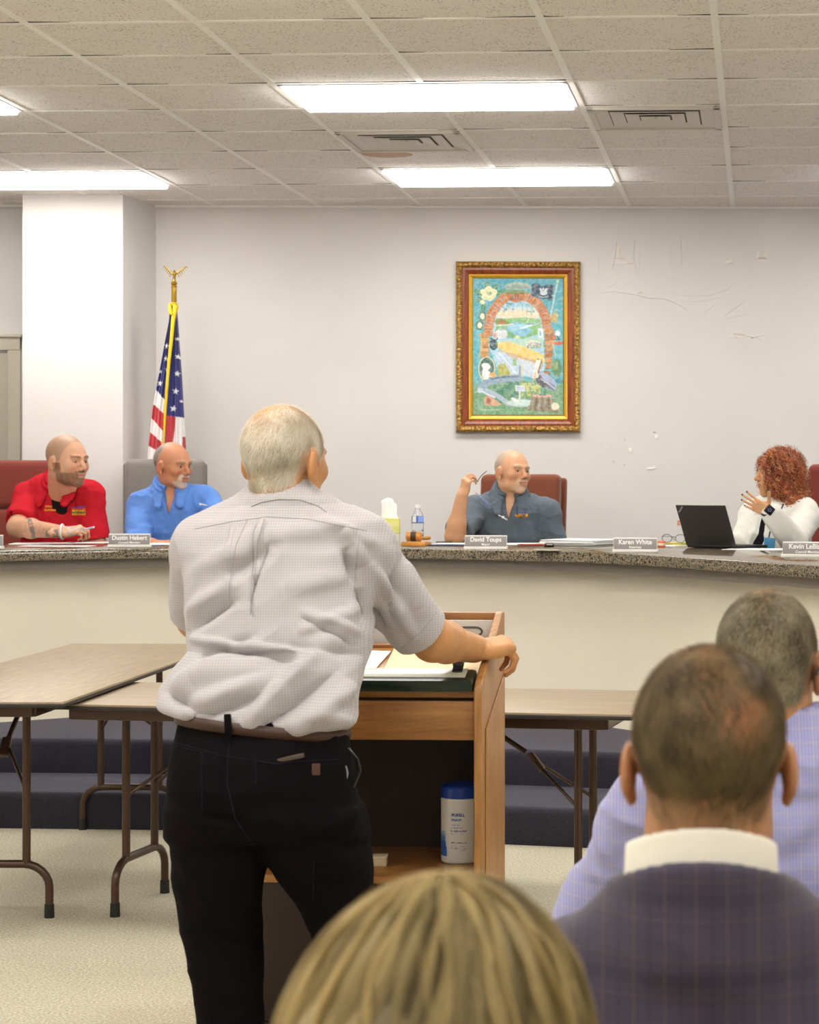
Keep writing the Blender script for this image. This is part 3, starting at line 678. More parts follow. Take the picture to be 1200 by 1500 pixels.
p.poly([(300, 820), (400, 830), (560, 960), (560, 1070), (470, 1080), (330, 940)], '#c3d6e8'); p.poly([(530, 880), (760, 950), (700, 1090), (540, 1040)], '#d3dde8', .9); p.line([(340, 830), (450, 950), (530, 1060)], 4, '#f2f5f8')
p.poly([(330, 950), (400, 935), (470, 1050), (330, 1070)], '#b6b45a'); p.poly([(480, 900), (510, 895), (520, 960), (480, 950)], '#7fb05c'); p.line([(550, 960), (550, 1130)], 8, '#8aa4b8'); p.line([(570, 960), (572, 1130)], 6, '#e2cf70')
p.put((p.X > 320) & (p.X < 740) & (p.Y > 330) & (p.Y < 430) & (fbm(p.Q, .035, 9) > .52+.16*(p.Y-330)/100), '#4f8e9a', .75)
for k in range(9): p.line([(350+45*k, 350), (345+46*k, 380+12*(k % 4)*3)], 3, '#6fa3ad', .5)
# the arch itself: planks
def band_(pts, w_, c): p.line(pts, w_, c)
AR = [(238, 625), (245, 540), (268, 450), (315, 370), (380, 300), (450, 262), (560, 262), (640, 285), (720, 335), (775, 410), (805, 480), (820, 570)]
p.line(AR, 46, '#c67f48'); p.line(AR, 34, '#d9925a', .6)
for i in range(34):
    t_ = i/33*(len(AR)-1); k = min(int(t_), len(AR)-2); f = t_-k; q = np.array(AR[k])*(1-f)+np.array(AR[k+1])*f; d_ = unit(np.array(AR[k+1])-np.array(AR[k])); n_ = np.array((-d_[1], d_[0]))
    p.line([q-n_*30, q+n_*30], 4 if i % 2 else 2, '#8a5236' if i % 3 else '#6a6a9a', .75)
p.poly([(420, 232), (585, 232), (600, 310), (510, 335), (430, 312)], '#c57a44'); p.line([(430, 248), (580, 248)], 3, '#7a4630'); p.line([(435, 300), (585, 300)], 3, '#7a4630'); p.line([(478, 262), (478, 300)], 5, '#6a4a5a'); p.line([(505, 262), (505, 300), (530, 300), (530, 262)], 5, '#6a4a5a')
p.poly([(385, 190), (420, 150), (520, 128), (640, 145), (665, 195), (600, 205), (450, 205)], '#a9bcae'); p.poly([(390, 185), (520, 150), (660, 185), (600, 200), (450, 200)], '#7d938c', .6); p.put((p.X > 340) & (p.X < 640) & (p.Y > 205) & (p.Y < 245) & (fbm(p.Q, .05, 4) > .4), '#5c9a5c', .8)
for k in range(8): p.poly([(790+4*k, 600+57*k), (885-3*k, 590+57*k), (890-4*k, 640+57*k), (795, 650+57*k)] if k < 7 else [(780, 1010), (850, 1015), (840, 1060), (780, 1050)], ('#c98a44', '#b9733a', '#d69a55')[k % 3]); p.line([(790, 652+57*k), (885-4*k, 645+57*k)], 3, '#6d4528', .8)
for k in range(5): p.poly([(160, 640+48*k), (245, 640+48*k), (240, 682+48*k), (165, 686+48*k)], ('#cb8d4c', '#e0a560')[k % 2]); p.line([(160, 686+48*k), (245, 683+48*k)], 3, '#7d5630')
p.line([(160, 640), (172, 760), (150, 880)], 5, '#d9c27a'); p.line([(895, 650), (880, 760), (905, 860)], 4, '#e3d9a0', .8)
p.ell(290, 750, 42, 55, '#2c4f58'); p.line([(270, 690), (300, 720), (330, 690)], 7, '#2c4f58')
# oval cameo with white bird
p.ell(222, 990, 82, 120, '#e8dcae'); p.ell(222, 990, 72, 110, '#3f6a5c'); p.ell(215, 1035, 40, 65, '#e9eff0'); p.ell(215, 965, 45, 30, '#eef3f3', 1, .3); p.ell(250, 1005, 14, 10, '#40505a'); p.poly([(248, 1040), (290, 1020), (325, 1050), (290, 1085), (250, 1075)], '#e2b15a')
# magnolia
for cx_, cy_, rt_ in ((140, 235, .5), (225, 165, 1.5), (300, 185, -.5), (150, 300, 2.4), (190, 380, 1.8), (330, 240, 0)): p.ell(cx_, cy_, 45, 24, '#4f8f6a', 1, rt_); p.ell(cx_, cy_, 40, 6, '#86b890', .7, rt_)
for cx_, cy_, r_ in ((190, 230, 34), (240, 200, 36), (295, 225, 34), (210, 280, 38), (260, 290, 34), (180, 330, 26), (290, 265, 30)): p.ell(cx_, cy_, r_, r_*.8, '#efefc6', 1, .3*cx_); p.ell(cx_, cy_+6, r_*.7, r_*.5, '#dcd98e', .5)
p.ell(240, 245, 20, 16, '#c9c26a')
for cx_, cy_ in ((180, 470), (152, 560)): p.ell(cx_, cy_, 38, 48, '#5d6b3c', .8); p.ell(cx_, cy_, 23, 30, '#f4ecd2')
# dark flag and pole
p.poly([(665, 150), (730, 140), (770, 175), (830, 150), (895, 165), (865, 320), (800, 300), (720, 290), (665, 265)], '#2f4a66'); p.poly([(665, 150), (705, 145), (695, 260), (668, 262)], '#1f3048', .7); p.poly([(835, 155), (890, 168), (865, 315), (845, 300)], '#20344e', .6)
p.ell(785, 240, 36, 22, '#dfe8ec', .9); p.ell(762, 212, 12, 24, '#dfe8ec', .9, -.5); p.ell(806, 212, 12, 24, '#dfe8ec', .9, .5); p.ell(784, 200, 7, 18, '#dfe8ec'); p.line([(740, 275), (785, 282), (830, 272)], 5, '#b9cbd6', .8); p.line([(924, 130), (890, 300), (850, 480)], 5, '#cfe0d8'); p.ell(924, 124, 13, 14, '#cfeaa0')
p.poly([(850, 470), (900, 425), (930, 450), (925, 530), (870, 530)], '#c9b277'); p.ell(905, 410, 36, 6, '#b9d8b0', .8, -.4)
p.ell(925, 640, 26, 30, '#e9eef0'); p.line([(915, 660), (945, 700), (905, 700)], 6, '#39434a'); p.ell(930, 735, 52, 22, '#d3603c', .95); p.ell(885, 680, 20, 30, '#cf6a3c', .9)
p.ell(915, 985, 50, 95, '#5f8a52', .9); p.ell(900, 960, 25, 50, '#93a867', .7); p.ell(940, 1110, 40, 26, '#3f8ab0', .8)
# ground, alligator
p.poly([(95, 1180), (200, 1100), (460, 1070), (640, 1120), (980, 1150), (980, 1450), (95, 1450)], '#79a981'); p.put((p.Y > 1100)*np.clip(fbm(p.Q, .03, 12)*3-1.3, 0, 1), '#5e935f', .7); p.put((p.Y > 1130) & (p.Y < 1260) & (p.X > 560) & (p.X < 760) & (fbm(p.Q, .04, 3) > .45), '#e0d76a', .8)
p.put((p.Y > 1120) & (p.Y < 1330) & (p.X > 280) & (p.X < 540) & (fbm(p.Q, .03, 6) > .45), '#3f7f6a', .8)
p.line([(540, 1080), (400, 1090), (280, 1110), (190, 1150), (160, 1200)], 34, '#8ea6bd'); p.line([(160, 1200), (230, 1210), (320, 1250), (430, 1330)], 22, '#a7bccd'); p.line([(540, 1066), (400, 1070), (270, 1092)], 8, '#5a7388'); p.line([(150, 1200), (210, 1235), (300, 1275)], 8, '#d5e0e8')
p.ell(150, 1205, 22, 26, '#c5d4df'); p.poly([(195, 1275), (240, 1255), (340, 1320), (380, 1345), (300, 1360), (200, 1350)], '#d9a884'); p.poly([(230, 1270), (270, 1300), (250, 1345), (215, 1330)], '#a35f48', .8)
p.ell(560, 1330, 110, 30, '#dfeef0', .85, soft=.5); p.ell(505, 1300, 45, 14, '#f4f7f7', 1, .5); p.poly([(505, 1155), (600, 1155), (600, 1215), (508, 1210)], '#dfe6f0'); p.line([(550, 1215), (545, 1290)], 7, '#e8eef0'); p.line([(520, 1175), (585, 1178)], 3, '#a2aec4'); p.line([(520, 1192), (585, 1194)], 3, '#a2aec4')
# stump and pelican
p.poly([(665, 1250), (870, 1245), (890, 1330), (960, 1430), (600, 1400), (650, 1340)], '#8b8069'); p.ell(768, 1258, 100, 18, '#e0b49a')
for k in range(7): p.line([(690+28*k, 1270), (670+33*k, 1400)], 5, '#5f5546' if k % 2 else '#b4a88c', .8)
p.line([(760, 1170), (765, 1250)], 6, '#4c9490'); p.line([(795, 1170), (800, 1250)], 6, '#4c9490'); p.ell(775, 1248, 38, 8, '#4c9490')
p.ell(810, 1110, 125, 62, '#aab4d4', 1, .65); p.poly([(700, 1060), (720, 1140), (780, 1175), (870, 1170), (800, 1110), (740, 1040)], '#5f5c62'); p.poly([(850, 1120), (930, 1195), (920, 1215), (820, 1185)], '#7d84a4'); p.line([(760, 1090), (900, 1190)], 4, '#e3e8f4', .8)
p.line([(715, 1060), (722, 980), (745, 920)], 22, '#e9e3d8'); p.line([(735, 1030), (740, 970), (762, 920)], 9, '#7a4f38', .9); p.ell(752, 880, 42, 32, '#f0d67c'); p.poly([(712, 905), (770, 905), (735, 990), (700, 1100), (676, 1110)], '#f0ece2'); p.poly([(716, 990), (700, 1105), (674, 1115)], '#e2b45c'); p.ell(733, 895, 6, 6, '#303030'); p.line([(768, 900), (745, 975)], 5, '#454a50', .8)
p.ell(900, 1362, 40, 38, '#f2ead0'); p.line([(165, 1395), (260, 1400), (390, 1392)], 3, '#d9e2c4', .7); p.line([(200, 1385), (215, 1410)], 2, '#d9e2c4', .7)
p.put(np.ones(len(p.X))*np.clip(fbm(p.Q, .05, 21)-.35, 0, 1)*1.2, '#dfeae6', .5)
for q_ in range(420):
    x_, y_ = RNG.uniform(100, 970), RNG.uniform(110, 1440); k_ = int((y_-98)//5)*p.nx+int((x_-88)//5); cc_ = p.C[k_].copy(); d_ = seg_dist(p.Q[:, :2], (x_, y_), (x_+RNG.uniform(-30, 30), y_+RNG.uniform(-12, 12)))[0]; al_ = (np.clip(5-d_, 0, 1)*.5)[:, None]; p.C = p.C*(1-al_)+np.clip(cc_*RNG.uniform(.7, 1.45), 0, 1)*al_
cw, chh = pw-.2, ph-.2; V = np.stack([(p.X-535)/894*cw, 0*p.X-.0095, -(p.Y-775)/1354*chh], 1)
np_mesh('canvas', V, p.faces(), vcol('painted_canvas', .5), pt, p.C, world=False)

# ================================================================== FLAG
FY = 12.55; fc = P(255, 440, FY)
fl = thing('flag', 'stars and stripes flag on a gold eagle topped pole in the corner', 'flag', (fc[0], FY, .3))
M_BRASS = plain('brass', '#c9a544', .25, .85); M_POLE = wood('pole_wood', '#7a4a22', '#9a6430', 5, .35, 2, 8)
top = P(255, 448, FY); MB().cyl((top[0], FY, .33), (top[0], FY, top[2]), .0135).build('pole', M_POLE, fl, org=fl.location)
MB().lathe([(.13, 0), (.13, .012), (.11, .022), (.05, .035), (.03, .05), (.022, .08), (.018, .1)], (top[0], FY, .3)).build('base', M_BRASS, fl, org=fl.location)
m = MB(); zf = P(255, 443, FY)[2]; z1 = P(255, 420, FY)[2]; m.lathe([(.014, zf), (.0155, zf+.004), (.015, z1-.004), (.019, z1), (.0155, z1+.004), (.012, z1+.007), (.018, z1+.014), (.019, z1+.021), (.012, z1+.03), (.005, z1+.034)], (top[0], FY, 0)); m.build('ferrule', M_BRASS, fl, org=fl.location)
E = Field((top[0]-.09, FY-.06, z1), (top[0]+.09, FY+.06, z1+.15), .0025); eb = np.array((top[0], FY, z1+.03))
E.cone(eb+(0, 0, .01), eb+(.004, -.004, .045), .007, .011, .005); E.cone(eb+(0, 0, .002), eb+(0, 0, .012), .012, .006, .003); E.ell(eb+(.004, -.014, .058), (.006, .008, .0065), k=.004); E.cone(eb+(.006, -.02, .057), eb+(.008, -.028, .052), .003, .0012, .002)
E.cone(eb+(-.005, .004, .012), eb+(-.01, .012, -.014), .006, .002, .003)
for s_, tip in ((-1, (-.052, .0, .09)), (1, (.068, -.0, .086))):
    rt_ = eb+(s_*.006, 0, .04); tp = eb+np.array(tip)
    E.cone(rt_, tp, .0055, .002, .003)
    for k in range(6):
        q = rt_+(tp-rt_)*(.2+.16*k); E.cone(q, q+np.array((s_*.012, .004, -.026+.002*k)), .0035, .0016, .002)
V, F = E.mesh(); np_mesh('eagle', V, F, M_BRASS, fl)
# the cloth, gathered round the pole
fp = Paint(200, 285, 450, 800, 1.0)
def cloth_edges(y): return np.interp(y, [450, 470, 500, 550, 600, 650, 680, 800], [250, 249, 243, 234, 225, 220, 217, 210]), np.interp(y, [450, 470, 500, 550, 610, 650, 680, 800], [258, 260, 262, 266, 269.5, 272, 273, 277])
nu, nv = 110, 330; ys = np.linspace(452, 800, nv); uu = np.linspace(0, 1, nu)
yl, yr = cloth_edges(ys)
PX = yl[:, None]+(yr-yl)[:, None]*uu[None, :]; PY = np.repeat(ys[:, None], nu, 1)+2.0*np.sin(uu*9)[None, :]
p = fp; p.X, p.Y = PX.ravel(), PY.ravel(); p.Q = np.stack([p.X, p.Y, p.X*0], 1); p.C = np.ones((p.X.size, 3))
p.put(np.ones(p.X.size), '#f0ecea', tex=.03)
RD, BL = '#c23640', '#2c3076'
cordx = np.interp(p.Y, [450, 600, 660, 800], [256, 247.5, 244.5, 240])
p.poly([(240, 440), (290, 440), (290, 609.5), (269.5, 612), (247, 609), (246.5, 588), (231, 572), (220, 560)], BL, tex=.1)
p.poly([(200, 575), (226, 592), (246.5, 608.5), (244.5, 633), (223, 612), (200, 598)], RD); p.poly([(200, 612), (220, 632), (241, 648), (240, 664), (219, 653), (200, 640)], RD); p.poly([(200, 672), (240, 690), (240, 710), (200, 694)], RD); p.poly([(200, 730), (240, 745), (240, 765), (200, 750)], RD)
p.poly([(246.5, 609), (260.5, 611), (256, 650), (252, 700), (250, 800), (240, 800), (244, 660)], RD); p.poly([(269, 640), (274, 640), (276, 800), (268, 800)], RD)
def star(cx_, cy_, r_):
    pts = [(cx_+(r_ if k % 2 == 0 else r_*.42)*math.sin(k*PI/5+.15), cy_-(r_ if k % 2 == 0 else r_*.42)*math.cos(k*PI/5+.15)) for k in range(10)]; p.poly(pts, '#f3f1f2', tex=.02)
for s_ in ((246.4, 507.6, 4.6), (246, 526, 4.6), (248, 542, 3.6), (236.4, 561.6, 4.8), (261.5, 548, 4.8), (260, 573.6, 5), (257.4, 599, 5.4), (262.5, 523, 4), (261, 497, 3), (237, 545, 3), (248, 562, 2.6), (267, 588, 2.8)): star(*s_)
dep = .05*np.sin(uu*PI)[None, :]*np.linspace(.5, 1.6, nv)[:, None]+.012*np.sin(uu*23+1)[None, :]*np.linspace(.2, 1.2, nv)[:, None]+.007*np.sin(uu*47+ys[:, None]*.012)
V = np.stack([(PX.ravel()-CX)/FPX*FY, FY-.02-dep.ravel(), CAMZ-(PY.ravel()-CY)/FPX*FY], 1)
i, j = np.meshgrid(np.arange(nu-1), np.arange(nv-1)); b_ = (j*nu+i).ravel(); Fq = np.stack([b_, b_+nu, b_+nu+1, b_+1], 1)
Vb = V.copy(); Vb[:, 1] = FY+.02+dep.ravel()*.8; n0 = len(V)
rim = [[k*nu, k*nu+n0, (k+1)*nu+n0, (k+1)*nu] for k in range(nv-1)]+[[k*nu+nu-1, (k+1)*nu+nu-1, (k+1)*nu+nu-1+n0, k*nu+nu-1+n0] for k in range(nv-1)]
np_mesh('banner', np.concatenate([V, Vb]), np.concatenate([Fq, Fq[:, ::-1]+n0, np.array(rim)]), vcol('flag_cloth', .6, sheen=.2), fl, np.concatenate([p.C, p.C]))
M_CORD = plain('yellow_cord', '#e8c81e', .5, var=.15, scale=300)
cp = [(258.5, 447), (258, 455), (257, 470), (255, 500), (252, 530), (250, 560), (248, 590), (246.5, 620), (245, 650), (243, 700), (242, 760)]
def cpt(x, y): 
    q = P(x, y, FY); u_ = np.interp(x, [float(np.interp(y, ys, yl)), float(np.interp(y, ys, yr))], [0, 1]); q[1] = FY-.035-.06*math.sin(u_*PI)*np.interp(y, [452, 800], [.5, 1.6]); return q
m = MB(); m.tube([cpt(x, y) for x, y in cp], [.011, .015, .012, .010, .009, .0085, .008, .006, .005, .004, .004], 8)
for a_, b2 in (((251, 447), (255, 462)), ((262, 449), (256, 464))): m.tube([cpt(*a_), cpt((a_[0]+b2[0])/2, 456), cpt(*b2)], [.009, .011, .008], 8)
for z_ in (444.5, 447): m.tube([(top[0]+.018*math.cos(q), FY+.018*math.sin(q), P(0, z_, FY)[2]) for q in np.linspace(0, 2*PI, 14)], .004, 6)
m.build('cord', M_CORD, fl, org=fl.location)
# ================================================================== CHAIRS BEHIND THE DESK (local: sitter faces -y)
def fabric(name, c1, c2):
    t = NT(name); n = t.noise(240, 2); n2 = t.noise(5, 3); t.base(t.mix(n2, t.mix(n, srgb(c1), srgb(c2)), srgb(c1))); t.set(Roughness=.85, Sheen_Weight=.3); t.bump(n, .3, .002); return t.m
M_CRED = fabric('red_chair_fabric', '#74271b', '#8a3826')
M_CRUST = fabric('rust_chair_fabric', '#6e3218', '#8a4a28'); M_CGREY = fabric('grey_chair_fabric', '#77706a', '#98918a'); M_BLKP = plain('black_plastic', '#1c1c1d', .4)
def exec_chair(label, px, Y, ztop, width, rz, fab, seam=.27):
    X = (px-CX)/FPX*Y; o = thing('office_chair', label, 'chair', (X, Y, .3), rz, 'high backed chairs behind the council desk'); H = ztop-.3; w_ = width
    def cushion(name, z0, z1, bev=.045):
        m = MB(); m.box((0, 0, (z0+z1)/2), (w_, .10, z1-z0), bev, seg=5)
        for v in m.bm.verts: v.co.y += .22+.10*((v.co.z-.45)) - .10*(abs(v.co.x)/(w_/2))**2*.35
        return m.build(name, fab, o)
    cushion('headrest', H-seam, H); cushion('backrest', .42, H-seam+.004)
    m = MB(); m.box((0, 0, (.45+H-.02)/2), (w_+.025, .05, H-.02-.45), .024, seg=4)
    for v in m.bm.verts: v.co.y += .30+.10*(v.co.z-.45)-.05*(abs(v.co.x)/(w_/2))**2*.5
    m.build('back_shell', fab, o)
    m = MB(); m.box((0, -.02, .46), (.52, .50, .11), .045, seg=4); m.build('seat', fab, o)
    for s_ in (-1, 1):
        m = MB(); m.box((s_*.29, 0, .64), (.07, .30, .035), .015, seg=3); m.tube([(s_*.29, .08, .63), (s_*.31, .08, .5), (s_*.2, .06, .41)], .016, 8); m.build('armrest', M_BLKP, o)
    MB().cyl((0, 0, .1), (0, 0, .42), .028).build('gas_lift', M_BLKP, o)
    m = MB()
    for k in range(5): a_ = k*2*PI/5+.3; m.tube([(0, 0, .12), (.16*math.cos(a_), .16*math.sin(a_), .105), (.29*math.cos(a_), .29*math.sin(a_), .07)], [.026, .02, .015], 8)
    b = m.build('star_base', M_BLKP, o)
    for k in range(5): a_ = k*2*PI/5+.3; MB().cyl((.29*math.cos(a_)-.012, .29*math.sin(a_), .028), (.29*math.cos(a_)+.012, .29*math.sin(a_), .028), .028).build('caster', M_BLKP, b)
    return o
exec_chair('red high backed chair behind the man in the red polo', 6, 11.95, 1.54, .56, .12, M_CRED)
exec_chair('grey high backed chair behind the man in the blue polo', 243, 12.1, 1.548, .44, .22, M_CGREY, .55)
exec_chair('rust red chair behind the man in the dark grey polo', 745, 11.95, 1.462, .455, -.22, M_CRUST, .50)
exec_chair('red high backed chair behind the curly haired woman at the right edge', 1221, 11.3, 1.515, .50, -.5, M_CRED, .25)

# ================================================================== THINGS ON THE DESK
def ondesk(px, py): return onz(px, py, CTZ)
M_WPL = plain('white_plastic', '#eeebe6', .4); M_PLT = plain('nameplate_grey', '#8f8b89', .4, .2); M_TXT = plain('white_lettering', '#f5f3ef', .5, var=0)
def nameplate(px, py, rz, l1, l2, label, s=1):
    c = ondesk(px, py); o = thing('nameplate', label, 'nameplate', c, rz, 'name plates along the council desk')
    MB().box((0, .0, .006), (.205*s, .045, .012), .002).build('base', M_WPL, o)
    T = Matrix.Translation((0, -.006, .037)) @ Matrix.Rotation(PI/2-.12, 4, 'X')
    MB().box((0, 0, -.003), (.20*s, .056, .003), .001, M=T).build('backing', M_WPL, o)
    MB().box((0, -.001, 0), (.196*s, .048, .003), .001, M=T).build('plate', M_PLT, o)
    if l1:
        text_mesh('name_text', l1, .030, T @ Matrix.Translation((0, .007, .0018)), M_TXT, o, .0003, .96, .0005)
        text_mesh('title_text', l2, .0155, T @ Matrix.Translation((0, -.0155, .0018)), M_TXT, o, .0003, 1, .0002)
nameplate(-27, 803.5, .12, '', '', 'grey name plate cut off by the left edge of the picture')
nameplate(190, 801.3, .03, 'Dustin Hebert', 'Council Member', 'name plate on the desk edge between the red polo and the blue polo')
nameplate(712, 804.2, -.05, 'David Toups', 'Mayor', 'name plate reading Mayor in front of the dark grey polo')
nameplate(931, 808.5, -.12, 'Karen White', 'Attorney', 'name plate reading Attorney left of the orange sticker and glasses')
nameplate(1184, 816, -.30, 'Kevin LeBlanc', 'Council Member', 'name plate in front of the white blazer, cut off by the right edge', 1.1)
def sheets(label, px, py, sx, sy, rz, n=3, dz=.0008, cat='paper', name='paper_sheet', mat=None, jit=.006, group='loose papers on the council desk', z0=0):
    c = ondesk(px, py); o = thing(name, label, cat, (c[0], c[1], CTZ+.0004+z0), rz, group); r_ = random.Random(int(px)); m = MB()
    for k in range(n): m.box((r_.uniform(-jit, jit), r_.uniform(-jit, jit), dz*(k+.5)), (sx, sy, dz*.8), 0, (0, 0, r_.uniform(-.03, .03)))
    m.build('sheets', mat or M_PAPER, o, smooth=0); return o
sheets('white papers under the tattooed forearm of the red polo man', 62, 796.5, .30, .24, .15, 4)
sheets('white sheet near the desk edge in front of the tattooed forearm', 84, 800.2, .34, .15, -.1, 2)
sheets('white papers beside the pen hand of the red polo man', 138, 795.5, .26, .18, .3, 4)
sheets('white papers between the Dustin plate and the standing man', 250, 797.5, .34, .24, 0, 5)
sheets('short stack of white paper right behind the Mayor plate', 768, 797.8, .22, .26, .1, 6)
sheets('white notepad on a blue folder left of the Mayor plate', 668, 799.5, .20, .16, -.1, 5, .001, z0=.007)
o = sheets('dark blue folder under the notepad left of the Mayor plate', 667, 799.5, .23, .19, -.1, 2, .003, 'folder', 'folder', plain('navy_folder', '#2c3a78', .5), .002)
sheets('large rumpled stack of white paper right of the grey polo man', 852, 799.2, .29, .30, -.45, 16, .0019, jit=.018)
sheets('white sheet lying in front of the open laptop', 1112, 805.0, .29, .21, -.4, 3)
sheets('yellow sticky notepad between the glasses and the laptop', 996, 799.0, .10, .10, -.7, 10, .0016, 'notepad', 'notepad', plain('yellow_paper', '#e8dc7a', .7), .002, None)
sheets('white papers beside the yellow notepad under the glasses', 972, 800, .16, .16, -.5, 4)
def item(name, label, cat, px, py, rz=0, dz=0, group=None):
    c = ondesk(px, py); return thing(name, label, cat, (c[0], c[1], CTZ+.0005+dz), rz, group)
# tissue box
o = item('tissue_box', 'yellow and white tissue box with a tissue standing up', 'tissue box', 570.5, 797, .05); S = .104
t = NT('tissue_carton'); sp = t.n('ShaderNodeSeparateXYZ'); t.link(t.obj(), sp.inputs[0]); z_ = sp.outputs[2]
f_ = t.math('GREATER_THAN', z_, .058); b1 = t.math('MULTIPLY', t.math('GREATER_THAN', z_, .09), t.math('LESS_THAN', z_, .115)); c = t.mix(f_, srgb('#e9e8d6'), srgb('#e6e585'))
c = t.mix(t.math('MULTIPLY', b1, .7), c, srgb('#eeea9e')); c = t.mix(t.math('LESS_THAN', t.math('ABSOLUTE', t.math('SUBTRACT', z_, .055)), .0015), c, srgb('#b9b884')); t.base(c); t.set(Roughness=.6)
MB().box((0, 0, .0655), (S, S, .131), .0015).build('carton', t.m, o)
E = Field((-.07, -.06, .12), (.07, .06, .26), .0025)
E.cone((.004, 0, .125), (-.008, 0, .205), .040, .030, .01, flat=((0, 1, 0), 2.2)); E.cone((.012, -.005, .13), (.016, .006, .19), .028, .02, .006, flat=((.3, .95, 0), 2.6)); E.cone((-.02, .004, .14), (-.03, -.004, .215), .018, .012, .006, flat=((-.4, .9, 0), 2))
V, F = E.mesh(); N_ = vnormals(V, F); V = V+N_*((fbm(V*(1, 1, .35), 60, 4)-.5)*.012)[:, None]; np_mesh('tissue', V, F, plain('tissue_white', '#fbfbfb', .8, var=.01), o, world=False)
# water bottle
t = NT('clear_plastic'); t.base((.95, .97, 1)); t.set(Roughness=.06, IOR=1.35, Transmission_Weight=1.0); M_CLR = t.m
o = item('water_bottle', 'small clear water bottle with a blue label behind the gavel', 'bottle', 612, 798)
MB().lathe([(.024, 0), (.029, .003), (.0305, .012), (.0305, .05), (.028, .055), (.0305, .06), (.0305, .068), (.028, .073), (.0305, .078), (.0305, .13), (.027, .148), (.018, .165), (.0125, .176), (.0125, .186), (.011, .186), (.011, .176), (.016, .164), (.026, .147), (.0292, .13), (.0292, .012), (.027, .006), (.002, .005)], n=32).build('bottle_body', M_CLR, o)
MB().lathe([(.0125, .184), (.0142, .185), (.0142, .199), (.012, .2)], n=24).build('cap', M_WPL, o)
nt_ = 60; V = np.array([[.0311*math.cos(q), .0311*math.sin(q), z] for z in np.linspace(.108, .144, 12)*1.0 for q in np.linspace(0, 2*PI, nt_, endpoint=False)]); V[:, :2] *= np.where(V[:, 2:3] > .131, 1-(V[:, 2:3]-.131)*6*.55, 1)
Fl = np.array([[j*nt_+i, j*nt_+(i+1) % nt_, (j+1)*nt_+(i+1) % nt_, (j+1)*nt_+i] for j in range(11) for i in range(nt_)]); X_ = V[:, 0]/.031
Cc = np.where((np.abs(X_) < .2)[:, None], np.array(srgb('#2f62c8')), np.where((X_ < -.75)[:, None], np.array(srgb('#4a4f66')), np.where((X_ < -.2)[:, None], np.array(srgb('#f0f2f8')), np.array(srgb('#8aa6ea'))))); Cc[(V[:, 2] < .112) | (V[:, 2] > .141)] = srgb('#5a648c')
np_mesh('bottle_label', V, Fl, vcol('printed_label', .4), o, Cc, world=False)
# gavel on its block
M_GW = wood('gavel_wood', '#b8742a', '#e0a04c', 10, .3, 0, 6)
o = item('sound_block', 'wooden sounding block under the gavel', 'sounding block', 610, 800, -.25); MB().box((0, 0, .011), (.125, .095, .022), .005).build('block', M_GW, o)
c = o.location; g_ = thing('gavel', 'honey coloured gavel with a dark band on its block', 'gavel', (c[0]-.012, c[1], CTZ+.0235), -.1)
m = MB(); prf = [(-.037, .014), (-.036, .021), (-.033, .0245), (-.026, .0245), (-.0245, .0215), (-.021, .0215), (-.0195, .0245), (-.014, .0235), (.014, .0235), (.0195, .0245), (.021, .0215), (.0245, .0215), (.026, .0245), (.033, .0245), (.036, .021), (.037, .014)]
m.tube([(x, 0, .0245) for x, r_ in prf], [r_ for x, r_ in prf], 24); m.build('head', M_GW, g_)
m = MB(); m.tube([(-.0135, 0, .0245), (.0135, 0, .0245)], [.0243, .0243], 24); m.build('band', plain('dark_band', '#4a4034', .35, .4), g_)
m = MB(); m.tube([(0, .02, .024), (.01, .08, .014), (.022, .15, .011), (.034, .21, .012)], [.0065, .0075, .0095, .010], 12); m.build('handle', M_GW, g_)
o = item('phone', 'black phone lying on the desk beside the raised elbow', 'phone', 651, 797.5, .1); MB().box((0, 0, .008), (.085, .15, .012), .004).build('body', M_BLKP, o); MB().box((0, 0, .0145), (.078, .14, .001), .0003).build('screen', plain('black_glass', '#0c0d10', .1), o)
o = item('sticky_note', 'pale yellow paper slip between gavel and black phone', 'note', 628, 797.2, .3); MB().box((0, 0, .0006), (.10, .08, .0008)).build('slip', plain('pale_yellow_paper', '#eeeab0', .7), o)
# red ribbon-like pen, black marker
o = item('pen', 'rust red pen lying on papers behind the Mayor plate', 'pen', 783, 801, .06, .009); MB().tube([(-.085, 0, 0), (-.07, 0, 0), (.03, 0, 0), (.045, 0, 0)], [.002, .0055, .0065, .006], 10).build('barrel', plain('red_plastic', '#a3392a', .35), o)
o = item('marker', 'thick black marker beside the large paper stack', 'marker', 805, 801.5, .15, .008); MB().tube([(-.026, 0, 0), (-.024, 0, 0), (.02, 0, 0), (.022, 0, 0)], [.005, .0085, .0085, .005], 12).build('barrel', M_BLKP, o); MB().box((.0, -.0085, .004), (.03, .003, .003), .001).build('clip', M_WPL, o)
# thin cable
o = item('cable', 'thin grey cable looping over the desk edge beside the paper stack', 'cable', 850, 806, 0, .0025)
q = [(-.07, -.0), (-.03, .02), (.02, .01), (.05, -.05), (.0, -.08), (-.05, -.05), (.0, .0), (.07, .03), (.12, -.02), (.17, -.01)]; pts = []
for i in range(len(q)-1):
    for k in range(5): t_ = k/5; pts.append((q[i][0]*(1-t_)+q[i+1][0]*t_, (q[i][1]*(1-t_)+q[i+1][1]*t_)+.01*math.sin(t_*PI), 0))
MB().tube(pts, .0016, 6).build('wire', plain('grey_wire', '#8b8784', .5), o)
o = item('phone', 'thin grey phone at the desk edge in front of the marker', 'phone', 803, 807.2, -.2); MB().box((0, 0, .004), (.12, .065, .007), .003).build('body', plain('silver_phone', '#a9a6a2', .3, .5), o)
